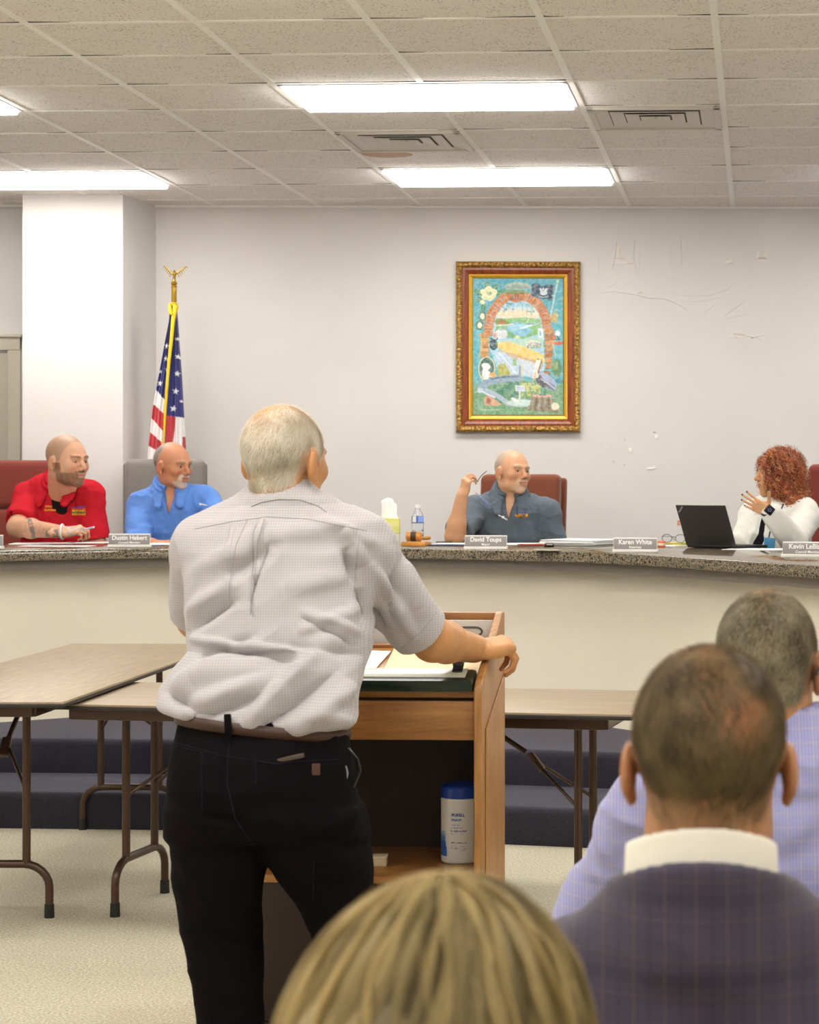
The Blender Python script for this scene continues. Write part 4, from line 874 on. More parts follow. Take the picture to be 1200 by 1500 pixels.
# orange and white round sticker pot, glasses
o = item('sticker_roll', 'flat round orange container beside the Attorney plate', 'container', 968.5, 801.5); MB().lathe([(.021, 0), (.023, .002), (.023, .026), (.021, .029), (.002, .029)], n=28).build('container', plain('orange_plastic', '#d4683a', .4), o); MB().lathe([(.0236, .008), (.0236, .02)], n=28).build('band', plain('pale_band', '#efd9c4', .5), o)
def spectacles(o, mat, s=1.0, lens=True):
    for k in (-1, 1):
        m = MB(); pts = [(k*.034*s+.025*s*math.cos(a_), 0, .018*s*math.sin(a_)) for a_ in np.linspace(0, 2*PI, 20)]; m.tube(pts, .0014, 6, False); m.build('rim', mat, o)
        m = MB(); m.tube([(k*.06*s, 0, .008), (k*.066*s, .02, .008), (k*.066*s, .11, .004), (k*.064*s, .135, -.012)], .0014, 6); m.build('temple', mat, o)
        if lens: MB().cyl((k*.034*s, -.0004, 0), (k*.034*s, .0004, 0), .022*s, n=24).build('lens', M_CLR, o)
    MB().tube([(-.01*s, 0, .004), (0, -.003, .008), (.01*s, 0, .004)], .0014, 6).build('bridge', mat, o)
o = item('eyeglasses', 'dark rimmed glasses resting on the papers left of the laptop', 'glasses', 987, 799.5, -.5, .036); o.scale = (1.1, 1.1, 1.1); spectacles(o, plain('dark_rim', '#3c3128', .35)); 
# laptop
c = ondesk(1042, 803.5); h_ = unit((.72, -.69, 0)); o = thing('laptop', 'open black laptop with its lid towards the camera', 'laptop', c, math.atan2(h_[1], h_[0]))
MB().box((0, .115, .009), (.315, .225, .014), .004).build('base', M_BLKP, o); MB().box((0, .10, .0165), (.27, .11, .0015)).build('keyboard', plain('key_black', '#2a2a2b', .5), o)
T = Matrix.Translation((0, .0, .014)) @ Matrix.Rotation(math.radians(22), 4, 'X')
lid = MB().box((0, 0, .103), (.315, .007, .208), .003, M=T).build('lid', plain('laptop_lid', '#2d2a29', .45), o)
MB().box((0, .0045, .105), (.295, .001, .175), M=T).build('screen', plain('screen_off', '#15181c', .1), lid)
text_mesh('brand_text', 'ThinkPad', .013, T @ Matrix.Translation((-.13, -.0042, .185)) @ Matrix.Rotation(PI/2, 4, 'X') @ Matrix.Rotation(.75, 4, 'Z'), plain('silver_letters', '#b9b9b9', .4, .4), lid, .0002, 1, .0003)
MB().tube([(-.12, 0, .012), (.12, 0, .012)], .006, 10).build('hinge', M_BLKP, o)
o = thing('wall_sticker', 'tiny orange and white sticker on the wall left of the laptop', 'sticker', (P(994.5, 765.5, yb(.2))[0], yb(P(994.5, 765, yb(.2))[0]), P(0, 765.5, yb(.2))[2]))
MB().box((0, -.002, 0), (.022, .002, .03), .0005).build('label', plain('sticker_cream', '#ecdccb', .6), o); m = MB(); m.box((0, -.0035, .008), (.017, .001, .006)); m.box((-.002, -.0035, -.002), (.012, .001, .004)); m.box((.0, -.0035, -.010), (.017, .001, .005)); m.build('print', plain('sticker_orange', '#d66a34', .6), o)
# ================================================================== PEOPLE
def look(yaw, pitch=0, roll=0):          # yaw 0 = facing away (+Y); positive turns towards -X;  pitch up positive
    return rotz(yaw) @ rotx(pitch) @ roty(roll)
def head_prims(E, c, R, s=1.0, o={}):
    g_ = lambda x, y, z: np.asarray(c)+R @ (np.array((x, y, z))*s)
    el = lambda p, r, k=.012, op='u', RR=None: E.ell(g_(*p), np.array(r)*s, R if RR is None else R @ RR, k*s, op)
    cn = lambda a_, b_, ra, rb, k=.01, op='u': E.cone(g_(*a_), g_(*b_), ra*s, rb*s, k*s, op)
    ch = o.get('chubby', 0)
    el((0, -.018, .036), (.0765, .098, .087), .01); el((0, .03, -.005), (.066+ch*.4, .06, .085), .03)
    el((0, .03, -.062), (.052+ch, .05+ch*.3, .042), .03); el((0, .072, -.092), (.024+ch*.5, .02, .019), .022)
    for q in (-1, 1):
        el((q*.043, .062, -.018), (.02, .022, .02), .02); el((q*.05, .01, -.065), (.012+ch, .03, .022), .02)
    cn((-.034, .081, .026), (.034, .081, .026), .010, .010, .014)
    for q in (-1, 1):
        el((q*.031, .094, .008), (.017, .013, .0125), .010, 's'); el((q*.031, .0735, .008), (.0145, .0145, .0125), .003)
        el((q*.031, .0895, .0065), (.0115, .006, .0032), .0015, 's')
        cn((q*.012, .09, .027), (q*.045, .08, .027), .006, .005, .008)
    cn((0, .088, .018), (0, .108, -.020), .0075, .0105, .010); el((0, .110, -.022), (.011, .011, .010), .006)
    for q in (-1, 1): el((q*.0115, .101, -.026), (.0085, .011, .0085), .005); el((q*.0065, .106, -.033), (.003, .005, .003), .002, 's')
    el((0, .078, -.055), (.03, .02, .024), .015); cn((-.018, .093, -.049), (.018, .093, -.049), .0048, .0048, .005); cn((-.015, .0935, -.0605), (.015, .0935, -.0605), .006, .006, .005)
    cn((-.024, .098, -.0545), (.024, .098, -.0545), .0022, .0022, .002, 's')
    es = o.get('ears', 1)
    for q in (-1, 1):
        RR = rotz(q*o.get('flare', .25)) @ rotx(-.15)
        el((q*.0815, -.012, -.004), (.0095*es, .021*es, .034*es), .005, 'u', RR); el((q*.0945, -.006, .003), (.0065, .012, .019), .004, 's', RR); el((q*.083, .002, -.003), (.006, .005, .008), .003, 'u', RR)
        el((q*.079, -.002, -.032), (.006, .008, .010), .005)
    return g_
def neck_prims(E, c, R, s, base, rn=.057, rb=.062):
    a_ = np.asarray(c)+R @ (np.array((0, -.03, -.045))*s); b_ = np.asarray(base, float); E.cone(a_, b_, rn*s, rb*s, .025); return a_
def local(V, c, R, s): return ((V-np.asarray(c)) @ R)/s
def smooth01(x, a_, b_): t_ = np.clip((x-a_)/(b_-a_), 0, 1); return t_*t_*(3-2*t_)
def mixc(C_, m_, c): m_ = np.clip(m_, 0, 1)[:, None]; return C_*(1-m_)+np.array(srgb(c))*m_
def skin_cols(V, c, R, s, o):
    L = local(V, c, R, s); x, y, z = L.T; base = np.array(srgb(o['skin'])); n_ = fbm(V, 60, 2, 2); C_ = np.tile(base, (len(V), 1))*(1+.12*(n_-.5))[:, None]
    inh = (np.abs(x) < .12) & (np.abs(y) < .15) & (z > -.14); w_ = inh.astype(float); red = o.get('red', '#b0624a')
    def spot(cx_, cy_, cz_, r, amt, colr): 
        nonlocal C_
        d_ = np.sqrt((np.abs(x)-cx_)**2+(y-cy_)**2+(z-cz_)**2); C_ = mixc(C_, w_*amt*np.clip(1.2-d_/r, 0, 1), colr)
    spot(.038, .075, -.02, .03, .45, red); spot(0, .11, -.022, .018, .5, red); spot(.083, -.01, 0, .035, .35, red)
    lips = (y > .085) & (np.abs(x) < .023-.25*np.abs(z+.055)) & (z < -.044) & (z > -.067); C_ = mixc(C_, w_*lips*o.get('lipamt', .45), o.get('lips', '#a0544a')); C_ = mixc(C_, w_*((np.abs(z+.0545) < .0025) & (y > .082) & (np.abs(x) < .024))*.6, '#6a3a2c')
    brow = (np.abs(z-.030-.08*(np.abs(x)-.03)*(np.abs(x) < .03)) < .0052) & (np.abs(x) > .011) & (np.abs(x) < .05) & (y > .06); C_ = mixc(C_, w_*brow*o.get('browamt', .8), o.get('brow', '#5b4433'))
    nst = (np.abs(np.abs(x)-.0065) < .0035) & (y > .09) & (z < -.029) & (z > -.037); C_ = mixc(C_, w_*nst*.5, '#6a3a2c')
    lash = (np.sqrt(((np.abs(x)-.031)/.0135)**2+((z-.0085)/.0058)**2) < 1) & (y > .07); C_ = mixc(C_, w_*lash*.45, '#5a3526')
    if 'beard' in o:
        t_ = fbm(V, 260, 5, 2); jaw = smooth01(-z+.35*y*0, .03, .045)*smooth01(y, -.01, .012)
        side = ((z < .0) & (z > -.05) & (y > .0) & (y < .03)).astype(float)*.8*(np.abs(x) > .055)
        m_ = np.maximum(jaw*smooth01(-z, .036, .05), side) if o['beard'] == 'full' else smooth01(-z, .062, .072)*smooth01(y, .045, .06)
        must = ((z < -.034) & (z > -.048) & (np.abs(x) < .032) & (y > .06)).astype(float); m_ = np.maximum(m_, must)
        if o['beard'] != 'full': m_ = np.maximum(m_, ((np.abs(np.abs(x)-.03) < .007) & (z < -.04) & (z > -.08) & (y > .05)).astype(float))
        m_ = m_*(1-lips*.95)*(z > -.125); C_ = mixc(C_, w_*m_*(.55+.5*t_)*o.get('beardamt', 1), o['beardcol'])
    if 'stubble' in o:
        d_ = hairline(x, y, z, o.get('recede', 0)); d_ = np.where(np.abs(x) > .0785, -1, d_); t_ = fbm(V, 300, 7, 2); C_ = mixc(C_, w_*smooth01(d_, -.006, .008)*(.75+.5*t_)*o.get('stubamt', .5), o['stubble'])
    return C_
def hairline(x, y, z, recede=0):        # signed: >0 inside hair region
    front = .062-recede*.07-y+.35*np.clip(z-.06, -1, .1)          # behind the forehead line
    low = z-np.interp(y, [-.12, -.07, -.03, .0, .03, .06], [-.062, -.055, -.035, .000, .010, .045])
    return np.minimum(front, low)
def eyes(par, c, R, s, iris='#4a3a2a'):
    for q in (-1, 1):
        e = np.asarray(c)+R @ (np.array((q*.031, .0745, .0075))*s); n_ = 24; V = []; F = []
        for i in range(n_+1):
            for j in range(n_): a_, b_ = PI*i/n_, 2*PI*j/n_; V.append((math.sin(a_)*math.cos(b_), math.cos(a_), math.sin(a_)*math.sin(b_)))
        V = np.array(V); F = np.array([[i*n_+j, i*n_+(j+1) % n_, (i+1)*n_+(j+1) % n_, (i+1)*n_+j] for i in range(n_) for j in range(n_)])
        C_ = np.tile(np.array(srgb('#e6dfd8')), (len(V), 1)); r_ = np.hypot(V[:, 0], V[:, 2]); C_[(r_ < .5) & (V[:, 1] > 0)] = srgb(iris); C_[(r_ < .22) & (V[:, 1] > 0)] = srgb('#0c0a08')
        np_mesh('eye', e+(V*.0128*s) @ R.T, F, vcol('eye_surface', .15), par, C_)
def hand(E, W, yd, zd, side=1, base=0, curl=(.35, .4, .45, .5), spread=.08, thumb=(.75, .65, -.25), s=1.0, tcurl=.3, tipc=1.0, k=.0022):
    y = unit(yd); z = unit(np.asarray(zd)-y*(np.asarray(zd)@y)); x = np.cross(y, z)*side; W = np.asarray(W, float); Rm = np.stack([x, y, z], 1); g_ = lambda a_, b_, c: W+(x*a_+y*b_+z*c)*s
    E.cone(g_(0, -.05, 0), g_(0, .012, 0), .026*s, .025*s, .012, flat=(z, 1.25)); E.box(g_(-.001, .05, -.001), (.037*s, .042*s, .013*s), Rm, .012*s, .012); E.ell(g_(.022, .03, -.010), (.017*s, .03*s, .014*s), Rm, .012); E.ell(g_(-.024, .035, -.008), (.014*s, .032*s, .012*s), Rm, .012)
    tips = []
    for i, (bx, by, ln, r0) in enumerate(((.027, .088, (.042, .025, .020), .0087), (.009, .092, (.046, .029, .021), .0088), (-.009, .088, (.042, .027, .020), .0084), (-.026, .079, (.034, .020, .018), .0076))):
        p_ = g_(bx, by-.012, .001); a_ = base+curl[i]*.5; sx_ = (bx/.027)*spread; r_ = r0*s
        E.ell(g_(bx, by-.006, .003), (.0105*s, .011*s, .0105*s), Rm, .006)
        for j, l_ in enumerate(ln):
            d_ = unit(y*math.cos(a_)-z*math.sin(a_)+x*sx_*math.cos(a_)); q = p_+d_*l_*s; E.cone(p_, q, r_, r_*.90, k if j else .005); p_ = q; r_ *= .88; a_ += curl[i]*(1.15 if j == 0 else .8)*tipc
        tips.append((p_, d_))
    p_ = g_(.028, .018, -.006); d_ = unit(x*thumb[0]+y*thumb[1]+z*thumb[2]); r_ = .0125*s
    for j, l_ in enumerate((.042, .032, .024)):
        q = p_+d_*l_*s; E.cone(p_, q, r_, r_*.88, .008 if j == 0 else k); p_ = q; r_ *= .86; d_ = unit(d_*math.cos(tcurl)+(y*.6-x*.8)*math.sin(tcurl))
    tips.append((p_, d_)); return tips
def torso(E, sl, sr, waist, neckb, fwd, off=0, belly=.14, chest=.115, k=.05, wide=0, hips=True):
    sl, sr, waist, neckb = [np.asarray(v, float) for v in (sl, sr, waist, neckb)]; fwd = unit(fwd); m = (sl+sr)/2; ax = unit(sr-sl); up = unit(m-waist); fw = unit(np.cross(up, ax)); fw = fw if fw @ fwd > 0 else -fw
    Rm = np.stack([ax, fw, up], 1); W = np.linalg.norm(sr-sl)/2; L = np.linalg.norm(m-waist)
    E.ell(m-up*.10+fw*.005, (W*.90+off, chest+off, .17+off), Rm, k); E.ell(m-up*.10*0-up*.02-fw*.01, (W*.95+off, chest*.8+off, .10+off), Rm, k)
    E.ell(m+(waist-m)*.55+fw*.012, (W*.84+wide+off, chest+.012+off, L*.42+off), Rm, k); E.ell(waist+up*.02+fw*(belly-.12), (W*.86+wide+off, belly+off, .14+off), Rm, k)
    for q, sd in ((-1, sl), (1, sr)):
        E.ell(sd-up*.012-ax*q*.012, (.058+off, .062+off, .062+off), Rm, .03); E.cone(neckb-up*.01+ax*q*.02-fw*.01, sd-ax*q*.03+up*.01, .052+off, .050+off, .035)
    return Rm
def arm(E, S, El, Wr, r=(.052, .042, .029), off=0, k=.02):
    E.cone(S, El, r[0]+off, r[1]+off, k); El = np.asarray(El); Wr = np.asarray(Wr); f = El+(Wr-El)*.3; E.cone(El, f, r[1]+off, r[1]*.96+off, .03); E.cone(f, Wr, r[1]*.93+off, r[2]+off, .03)
def folds(V, F, amp=.006, sc=14, axis=None, seed=0, it=1, ridged=True, mask=None):
    N_ = vnormals(V, F); Q = V.copy()
    if axis is not None:
        for a_, st_ in axis: a_ = unit(a_); Q = Q-(Q@a_)[:, None]*a_*(1-st_)
    wq = Q+.03*np.stack([fbm(V, 8, seed+5, 2), fbm(V, 8, seed+6, 2), fbm(V, 8, seed+7, 2)], 1); n_ = fbm(wq, sc, seed, 3)
    if ridged: n_ = 1-np.abs(n_*2-1)*1.9
    else: n_ = n_-.5
    a_ = amp*(n_ if mask is None else n_*mask); return V+N_*a_[:, None]
def cloth(name, E, mat, par, amp=.004, sc=14, axis=None, seed=0, extra=None, rel=1, cols=None):
    V, F = E.mesh(); V = relax(V, F, rel); V = folds(V, F, amp, sc, axis, seed)
    if extra: V = extra(V, F)
    return np_mesh(name, V, F, mat, par, cols=cols(V) if cols else None)
def collar(E, c, tilt, r=.075, h=.016, th=.006, open_dir=None, k=.004, ry=1.0):
    E.torus(c, r, th, tilt, k, squash=th/h, ry=ry)
def ribbons(name, roots, dirs, norms, L, wd, mat, par, cols, seg=3, lift=.3, droop=.0, wav=0.0, rng=RNG, curl=0.0):
    n_ = len(roots); T = dirs/np.linalg.norm(dirs, axis=1)[:, None]; N_ = norms; P_ = roots-N_*.001; pts = [P_]; d_ = T+N_*lift; d_ /= np.linalg.norm(d_, axis=1)[:, None]
    for i in range(seg):
        P_ = P_+d_*(L/seg)[:, None]; pts.append(P_); d_ = d_-N_*(lift*.9/seg)+np.array((0, 0, -droop/seg))+rng.normal(0, wav, (n_, 3)); d_ /= np.linalg.norm(d_, axis=1)[:, None]
    W = np.cross(T, N_); W /= np.linalg.norm(W, axis=1)[:, None]+1e-9; V = []; C_ = []
    for i, q in enumerate(pts): f = wd*(1-.8*i/seg); V += [q-W*f, q+W*f]; C_ += [cols, cols]
    V = np.stack(V, 1).reshape(-1, 3); C_ = np.stack(C_, 1).reshape(-1, 3); b_ = np.arange(n_)*(2*(seg+1)); F = np.concatenate([np.stack([b_+2*i, b_+2*i+1, b_+2*i+3, b_+2*i+2], 1) for i in range(seg)])
    return np_mesh(name, V, F, mat, par, C_)
def short_hair(par, V, F, c, R, s, n=9000, L=.012, wd=.0008, c1='#8a8378', c2='#d8d2c4', recede=0, bald=None, dens=None, seed=1, name='hair', lift=.2, flow=None, jit=.25):
    N_ = vnormals(V, F); L_ = local(V, c, R, s); x, y, z = L_.T; hl = hairline(x, y, z, recede); hl = np.where((np.abs(x) > .0785) & (z < .035), -1, hl); hl = np.where((np.abs(x) > .060) & (np.abs(y+.008) < .030) & (z < .032), -1, hl); pr = smooth01(hl+.004*(fbm(V, 80, 3, 2)-.5)*2, -.002, .012)
    if bald is not None: pr = pr*bald(x, y, z)
    rng = np.random.default_rng(seed); ctr = V[F].mean(1); pf = pr[F].mean(1); pf = pf/pf.sum(); ix = rng.choice(len(F), n, p=pf); w4 = rng.dirichlet((1, 1, 1, 1), n); roots = (V[F[ix]]*w4[:, :, None]).sum(1); nr = N_[F[ix, 0]]; lr = local(roots, c, R, s)
    fl_ = flow(lr) if flow else np.stack([lr[:, 0]*.6, -.5+0*lr[:, 0], -1.0+0*lr[:, 0]], 1)
    cl = (fbm(roots, 45, seed, 2)-.5)*2; fl_ = fl_ @ R.T+rng.normal(0, jit, (n, 3))+cl[:, None]*.4*np.cross(nr, (0, 0, 1)); fl_ = fl_-(fl_*nr).sum(1)[:, None]*nr
    t_ = np.clip(fbm(roots, 35, seed+3, 2)*1.2-.1+rng.normal(0, .25, n), 0, 1)[:, None]; C_ = np.array(srgb(c1))*(1-t_)+np.array(srgb(c2))*t_
    return ribbons(name, roots, fl_, nr, np.full(n, L)*rng.uniform(.6, 1.2, n), wd, hair_mat('hair_strand'), par, C_, 3, lift, 0, .08, rng)
M_SKIN = vcol('skin', .5, .15, 150, .12)
def decal(target, px, py, wpx, hpx, res, fn, name, par, lift=.0018):
    # small embroidered badge following the cloth of the target
    me = target.data; r = par
    while r.parent: r = r.parent
    off = np.array(r.location); bv = BVHTree.FromPolygons([v.co+r.location for v in me.vertices], [tuple(f.vertices) for f in me.polygons])
    nx = max(3, int(wpx*res)); ny = max(3, int(hpx*res)); V = []; ok = []
    for j in range(ny+1):
        for i in range(nx+1):
            x = px+(i/nx-.5)*wpx; y = py+(j/ny-.5)*hpx; d_ = Vector([float(q) for q in P(x, y, 1)])-Vector((0, 0, CAMZ)); h_ = bv.ray_cast(Vector((0, 0, CAMZ)), d_.normalized())
            ok.append(h_[0] is not None); V.append(np.array(h_[0])+np.array(h_[1])*(lift if Vector(h_[1]).dot(d_) < 0 else -lift) if h_[0] is not None else np.zeros(3))
    C_, M_ = fn(np.array([[(k % (nx+1))/nx, (k//(nx+1))/ny] for k in range(len(V))])); F = []
    for j in range(ny):
        for i in range(nx):
            q = [j*(nx+1)+i, (j+1)*(nx+1)+i, (j+1)*(nx+1)+i+1, j*(nx+1)+i+1]
            if all(ok[k] for k in q) and sum(M_[k] for k in q) >= 2: F.append(q)
    if F: np_mesh(name, np.array(V), np.array(F), vcol('embroidery', .7), par, C_)
def shoes_legs(par, hipL, hipR, kneeL, kneeR, ankL, ankR, fwd, mat, name='trousers', off=0, rs=(.085, .065, .05), fz=0):
    pts = np.array([hipL, hipR, kneeL, kneeR, ankL, ankR]); E = Field(pts.min(0)-.16, pts.max(0)+.16, .008)
    m = (np.asarray(hipL)+np.asarray(hipR))/2; E.ell(m+np.array((0, 0, .03)), (.17, .14, .13), None, .05)
    for h_, k_, a_ in ((hipL, kneeL, ankL), (hipR, kneeR, ankR)): E.cone(h_, k_, rs[0], rs[1], .05); E.cone(k_, np.asarray(a_)+(0, 0, .01), rs[1], rs[2], .03)
    cloth(name, E, mat, par, .005, 10, None, 3)
    for a_ in (ankL, ankR):
        a_ = np.asarray(a_, float); f = unit(np.array((fwd[0], fwd[1], 0))); S_ = Field(a_-(.22, .22, .14), a_+(.22, .22, .1), .006); b_ = np.array((a_[0], a_[1], fz))
        S_.cone(b_+(0, 0, .055)-f*.03, b_+f*.15+(0, 0, .035), .045, .036, .03); S_.cone(a_-(0, 0, .02), b_+(0, 0, .06), .045, .045, .02); S_.plane((0, 0, fz+.002), (0, 0, -1)); V, F = S_.mesh(); np_mesh('shoe', V, F, plain('black_leather', '#17130f', .35), par)
def frac_line(t, co, period, width, off=0.0):
    f = t.math('FRACT', t.math('ADD', t.math('DIVIDE', co, period), 100+off)); return t.math('LESS_THAN', f, width/period)
def check_cloth(name, base, lines, rough=.8, bumpn=.15, tilt=0):
    # lines: (axis, period, width, offset, colour, amount)
    t = NT(name); v = t.mapping(t.obj(), (1, 1, 1), (0, tilt, 0)); sp = t.n('ShaderNodeSeparateXYZ'); t.link(v, sp.inputs[0]); n = t.noise(7, 3); c = t.mix(n, srgb(base[0]), srgb(base[1]))
    for ax, pe, wd, of, co, am in lines: c = t.mix(t.math('MULTIPLY', frac_line(t, sp.outputs[ax], pe, wd, of), am), c, srgb(co))
    t.base(c); t.set(Roughness=rough, Sheen_Weight=.15); t.bump(t.noise(500, 2), bumpn, .001); return t.m
def cloth_mat(name, c1, c2, rough=.85, sc=6):
    t = NT(name); n = t.noise(sc, 3); w_ = t.noise(420, 2); c = t.mix(n, srgb(c1), srgb(c2)); t.base(c); t.set(Roughness=rough, Sheen_Weight=.1 if srgb(c2)[1] > .05 else 0, Specular_IOR_Level=.4 if srgb(c2)[1] > .05 else .06); t.bump(w_, .2, .001); return t.m
A3 = lambda v: np.asarray(v, float)
def mid(a_, b_, t_=.5): return A3(a_)*(1-t_)+A3(b_)*t_
def figure(label, D, h=.004):
    """one person: body (skin) as a single mesh; hair, eyes and clothes are children"""
    rl = D['root']; root = thing('person', label, 'person', rl)
    hc, R, s = A3(D['head']), D['R'], D.get('s', 1.0); sl, sr, wa, nb, fw = [A3(D[k]) for k in ('sl', 'sr', 'waist', 'neck', 'fwd')]; H = D.get('skinopt', {})
    pts = [hc+(.14*s)*np.ones(3), hc-(.15*s)*np.ones(3), sl, sr, wa-(0, 0, .12)]
    for a_ in ('armL', 'armR'):
        if a_ in D: pts += [A3(q) for q in D[a_][:3]]
    for k in ('handL', 'handR'):
        if k in D: pts += [A3(D[k][0])+unit(D[k][1])*.2, A3(D[k][0])+unit(D[k][1])*.1+unit(D[k][2])*.1, A3(D[k][0])+unit(D[k][1])*.1-unit(D[k][2])*.13]
    pts = np.array(pts); E = Field(pts.min(0)-.09, pts.max(0)+.09, h)
    torso(E, sl, sr, wa, nb, fw, D.get('toff', -.010), D.get('belly', .13), D.get('chest', .11), wide=D.get('wide', 0))
    head_prims(E, hc, R, s, D.get('ho', {})); neck_prims(E, hc, R, s, nb-(0, 0, .03), D.get('neckr', .057), D.get('neckr', .057)*1.08)
    tips = []
    for a_, k, side in (('armL', 'handL', 1), ('armR', 'handR', -1)):
        if a_ in D:
            S, El, Wr = D[a_][:3]; arm(E, S, El, Wr, D.get('armr', (.050, .043, .029)))
        if k in D: tips.append(hand(E, D[k][0], D[k][1], D[k][2], side, **D[k][3]))
    V, F = E.mesh(); V = relax(V, F, 1, .35); C_ = skin_cols(V, hc, R, s, H)
    if 'skinfn' in D: C_ = D['skinfn'](V, C_, tips)
    body = np_mesh('body', V, F, M_SKIN, root, C_)
    if D.get('eyes', True): eyes(root, hc, R, s, D.get('iris', '#4a3a2a'))
    L_ = local(V, hc, R, s); sel = (np.abs(L_) < .16).all(1); fs = sel[F].all(1); ids = -np.ones(len(V), int); ids[sel] = np.arange(sel.sum()); D['hv'] = (V[sel], ids[F[fs]])
    return root, body, E
def polo(root, D, mat, h=.004, sleeve=.75, off=.011, seed=1, colmat=None, open_=.10, name='polo_shirt', amp=.011, long=False, extra=None, collar_=True, sl_len=None, wide=0):
    sl, sr, wa, nb, fw = [A3(D[k]) for k in ('sl', 'sr', 'waist', 'neck', 'fwd')]; pts = np.array([sl, sr, wa-(0, 0, .1), nb]+[A3(D[a_][1]) for a_ in ('armL', 'armR') if a_ in D]+([A3(D[a_][2]) for a_ in ('armL', 'armR') if a_ in D] if long else []))
    E = Field(pts.min(0)-.20, pts.max(0)+.15, h); Rm = torso(E, sl, sr, wa, nb, fw, off, D.get('belly', .13), D.get('chest', .11), wide=D.get('wide', 0)+wide); ax, f_, up = Rm.T
    r = D.get('armr', (.050, .043, .029)); cuts = []
    for a_, S0 in (('armL', sl), ('armR', sr)):
        if a_ not in D: continue
        S, El, Wr = [A3(q) for q in D[a_][:3]]
        if long: E.cone(S, El, r[0]+off+.006, r[1]+off+.004, .025); E.cone(El, mid(El, Wr, .93), r[1]+off+.004, r[2]+off+.004, .012)
        else: q = mid(S, El, sleeve); E.cone(S, q, r[0]+off+.004, r[1]+off+.010, .03); cuts.append((q, unit(El-S), r[1]+off+.03))
    for q, d_, rr in cuts:                # clean hem: slice the rounded end of the sleeve
        E._op((lambda q, d_, rr: lambda X, Y, Z: np.maximum(np.sqrt((X-q[0]-d_[0]*rr)**2+(Y-q[1]-d_[1]*rr)**2+(Z-q[2]-d_[2]*rr)**2)-rr*1.25, -((X-q[0])*d_[0]+(Y-q[1])*d_[1]+(Z-q[2])*d_[2])))(q, d_, rr), q+d_*rr, rr*1.3, 0, 's')
    nr = D.get('neckr', .057)*D.get('s', 1)+.004; hc = A3(D['head']); nd = unit(hc-nb+f_*0)
    if collar_:
        tl = np.stack([ax, unit(f_-up*.45), unit(up+f_*.45)], 1); E.torus(nb+up*.066-f_*.004, nr+.006, .0055, tl, .004, squash=.25); E.torus(nb+up*.050+f_*.002, nr+.018, .0055, tl, .006, squash=.25)
        for q in (-1, 1): E.cone(nb+ax*q*(nr+.004)+f_*.030+up*.050, nb+ax*q*(nr-.004)+f_*(nr+.056)-up*.026, .034, .017, .004, flat=(unit(f_*.75+up*.65+ax*q*.35), 3.6))
    E.cone(nb-up*.10, nb+nd*.14, nr, nr+.004, .004, 's')
    if open_: E.cone(nb+f_*(nr+.01)+up*.03, nb+f_*(nr+.055)-up*open_, .036, .005, .004, 's'); E.cone(nb+f_*(nr+.04)+up*.03, nb+f_*(nr+.09)-up*open_, .038, .005, .004, 's')
    if extra: extra(E, Rm)
    return cloth(name, E, mat, root, amp, 11, [(unit(f_+up*.3), .5), (unit(ax), .8)], seed)
M_ = None
def seated_legs(root, D, mat, zf, fwd, span=.16, out=.06, drop=.43):
    wa = A3(D['waist']); f = unit((fwd[0], fwd[1], 0)); r_ = np.array((f[1], -f[0], 0)); hz = zf+.50
    hp = np.array((wa[0], wa[1], hz)); kn = hp+f*.42; kn[2] = zf+.50
    shoes_legs(root, hp-r_*.09, hp+r_*.09, kn-r_*(.09+out), kn+r_*(.09+out), np.array((*(kn-r_*(.09+out)+f*.02)[:2], zf+.09)), np.array((*(kn+r_*(.09+out)+f*.02)[:2], zf+.09)), f, mat, fz=zf)
M_NAVY = cloth_mat('dark_trousers', '#0d090b', '#140f12'); M_KHAKI = cloth_mat('khaki_trousers', '#6b5d48', '#7c6c54')
def emb(cols, thr=.5, sc=9, shape='rect', seed=1):
    def f(UV):
        Q = np.stack([UV[:, 0]*sc, UV[:, 1]*sc*.6, UV[:, 0]*0], 1); n_ = vnoise(Q, 1, seed); C_ = np.zeros((len(UV), 3)); k = (UV[:, 1]*len(cols)*.999).astype(int); C_[:] = np.array([srgb(c) for c in cols])[k]; C_ *= (.7+.6*n_)[:, None]
        e = np.abs(UV-.5)*2; return C_, ((n_ > thr) if shape == 'text' else ((e[:, 0]**2+e[:, 1]**2 < 1.05) & (n_ > thr) if shape == 'oval' else n_ > thr))
    return f
# ---- man in the red polo
Yt = 11.55; a = math.radians(57)
D = dict(root=(P(92, 0, 11.72)[0], 11.72, .3), head=P(99, 676.5, 11.32), R=look(PI+a, -.08, .03), s=1.13, sl=P(132, 723, 11.5), sr=P(43, 725, 11.58), neck=P(92, 717, 11.5), waist=P(88, 815, 11.68), fwd=(.25, -1, 0), belly=.17, chest=.13, wide=.02, armr=(.058, .05, .031), neckr=.064,
         armR=(P(43, 727, 11.56), P(26, 772, 11.33), P(92, 779, 11.0)), armL=(P(131, 727, 11.5), P(141, 800, 11.52), P(122, 838, 11.52)), ho=dict(chubby=.006), iris='#6a6a55',
         skinopt=dict(skin='#d9a585', beard='full', beardcol='#5a3826', brow='#6b4a34', stubble='#8d7868', stubamt=.55, recede=.25, beardamt=.95))
D['handR'] = (D['armR'][2], (1, -.05, .12), (-.1, -.45, .9), dict(curl=(1.0, 1.05, 1.1, 1.15), thumb=(.35, .9, -.35), tcurl=.1, s=1.02)); D['handL'] = (D['armL'][2], (-.9, -.4, 0), (0, 0, 1), dict(curl=(.2, .2, .25, .3)))
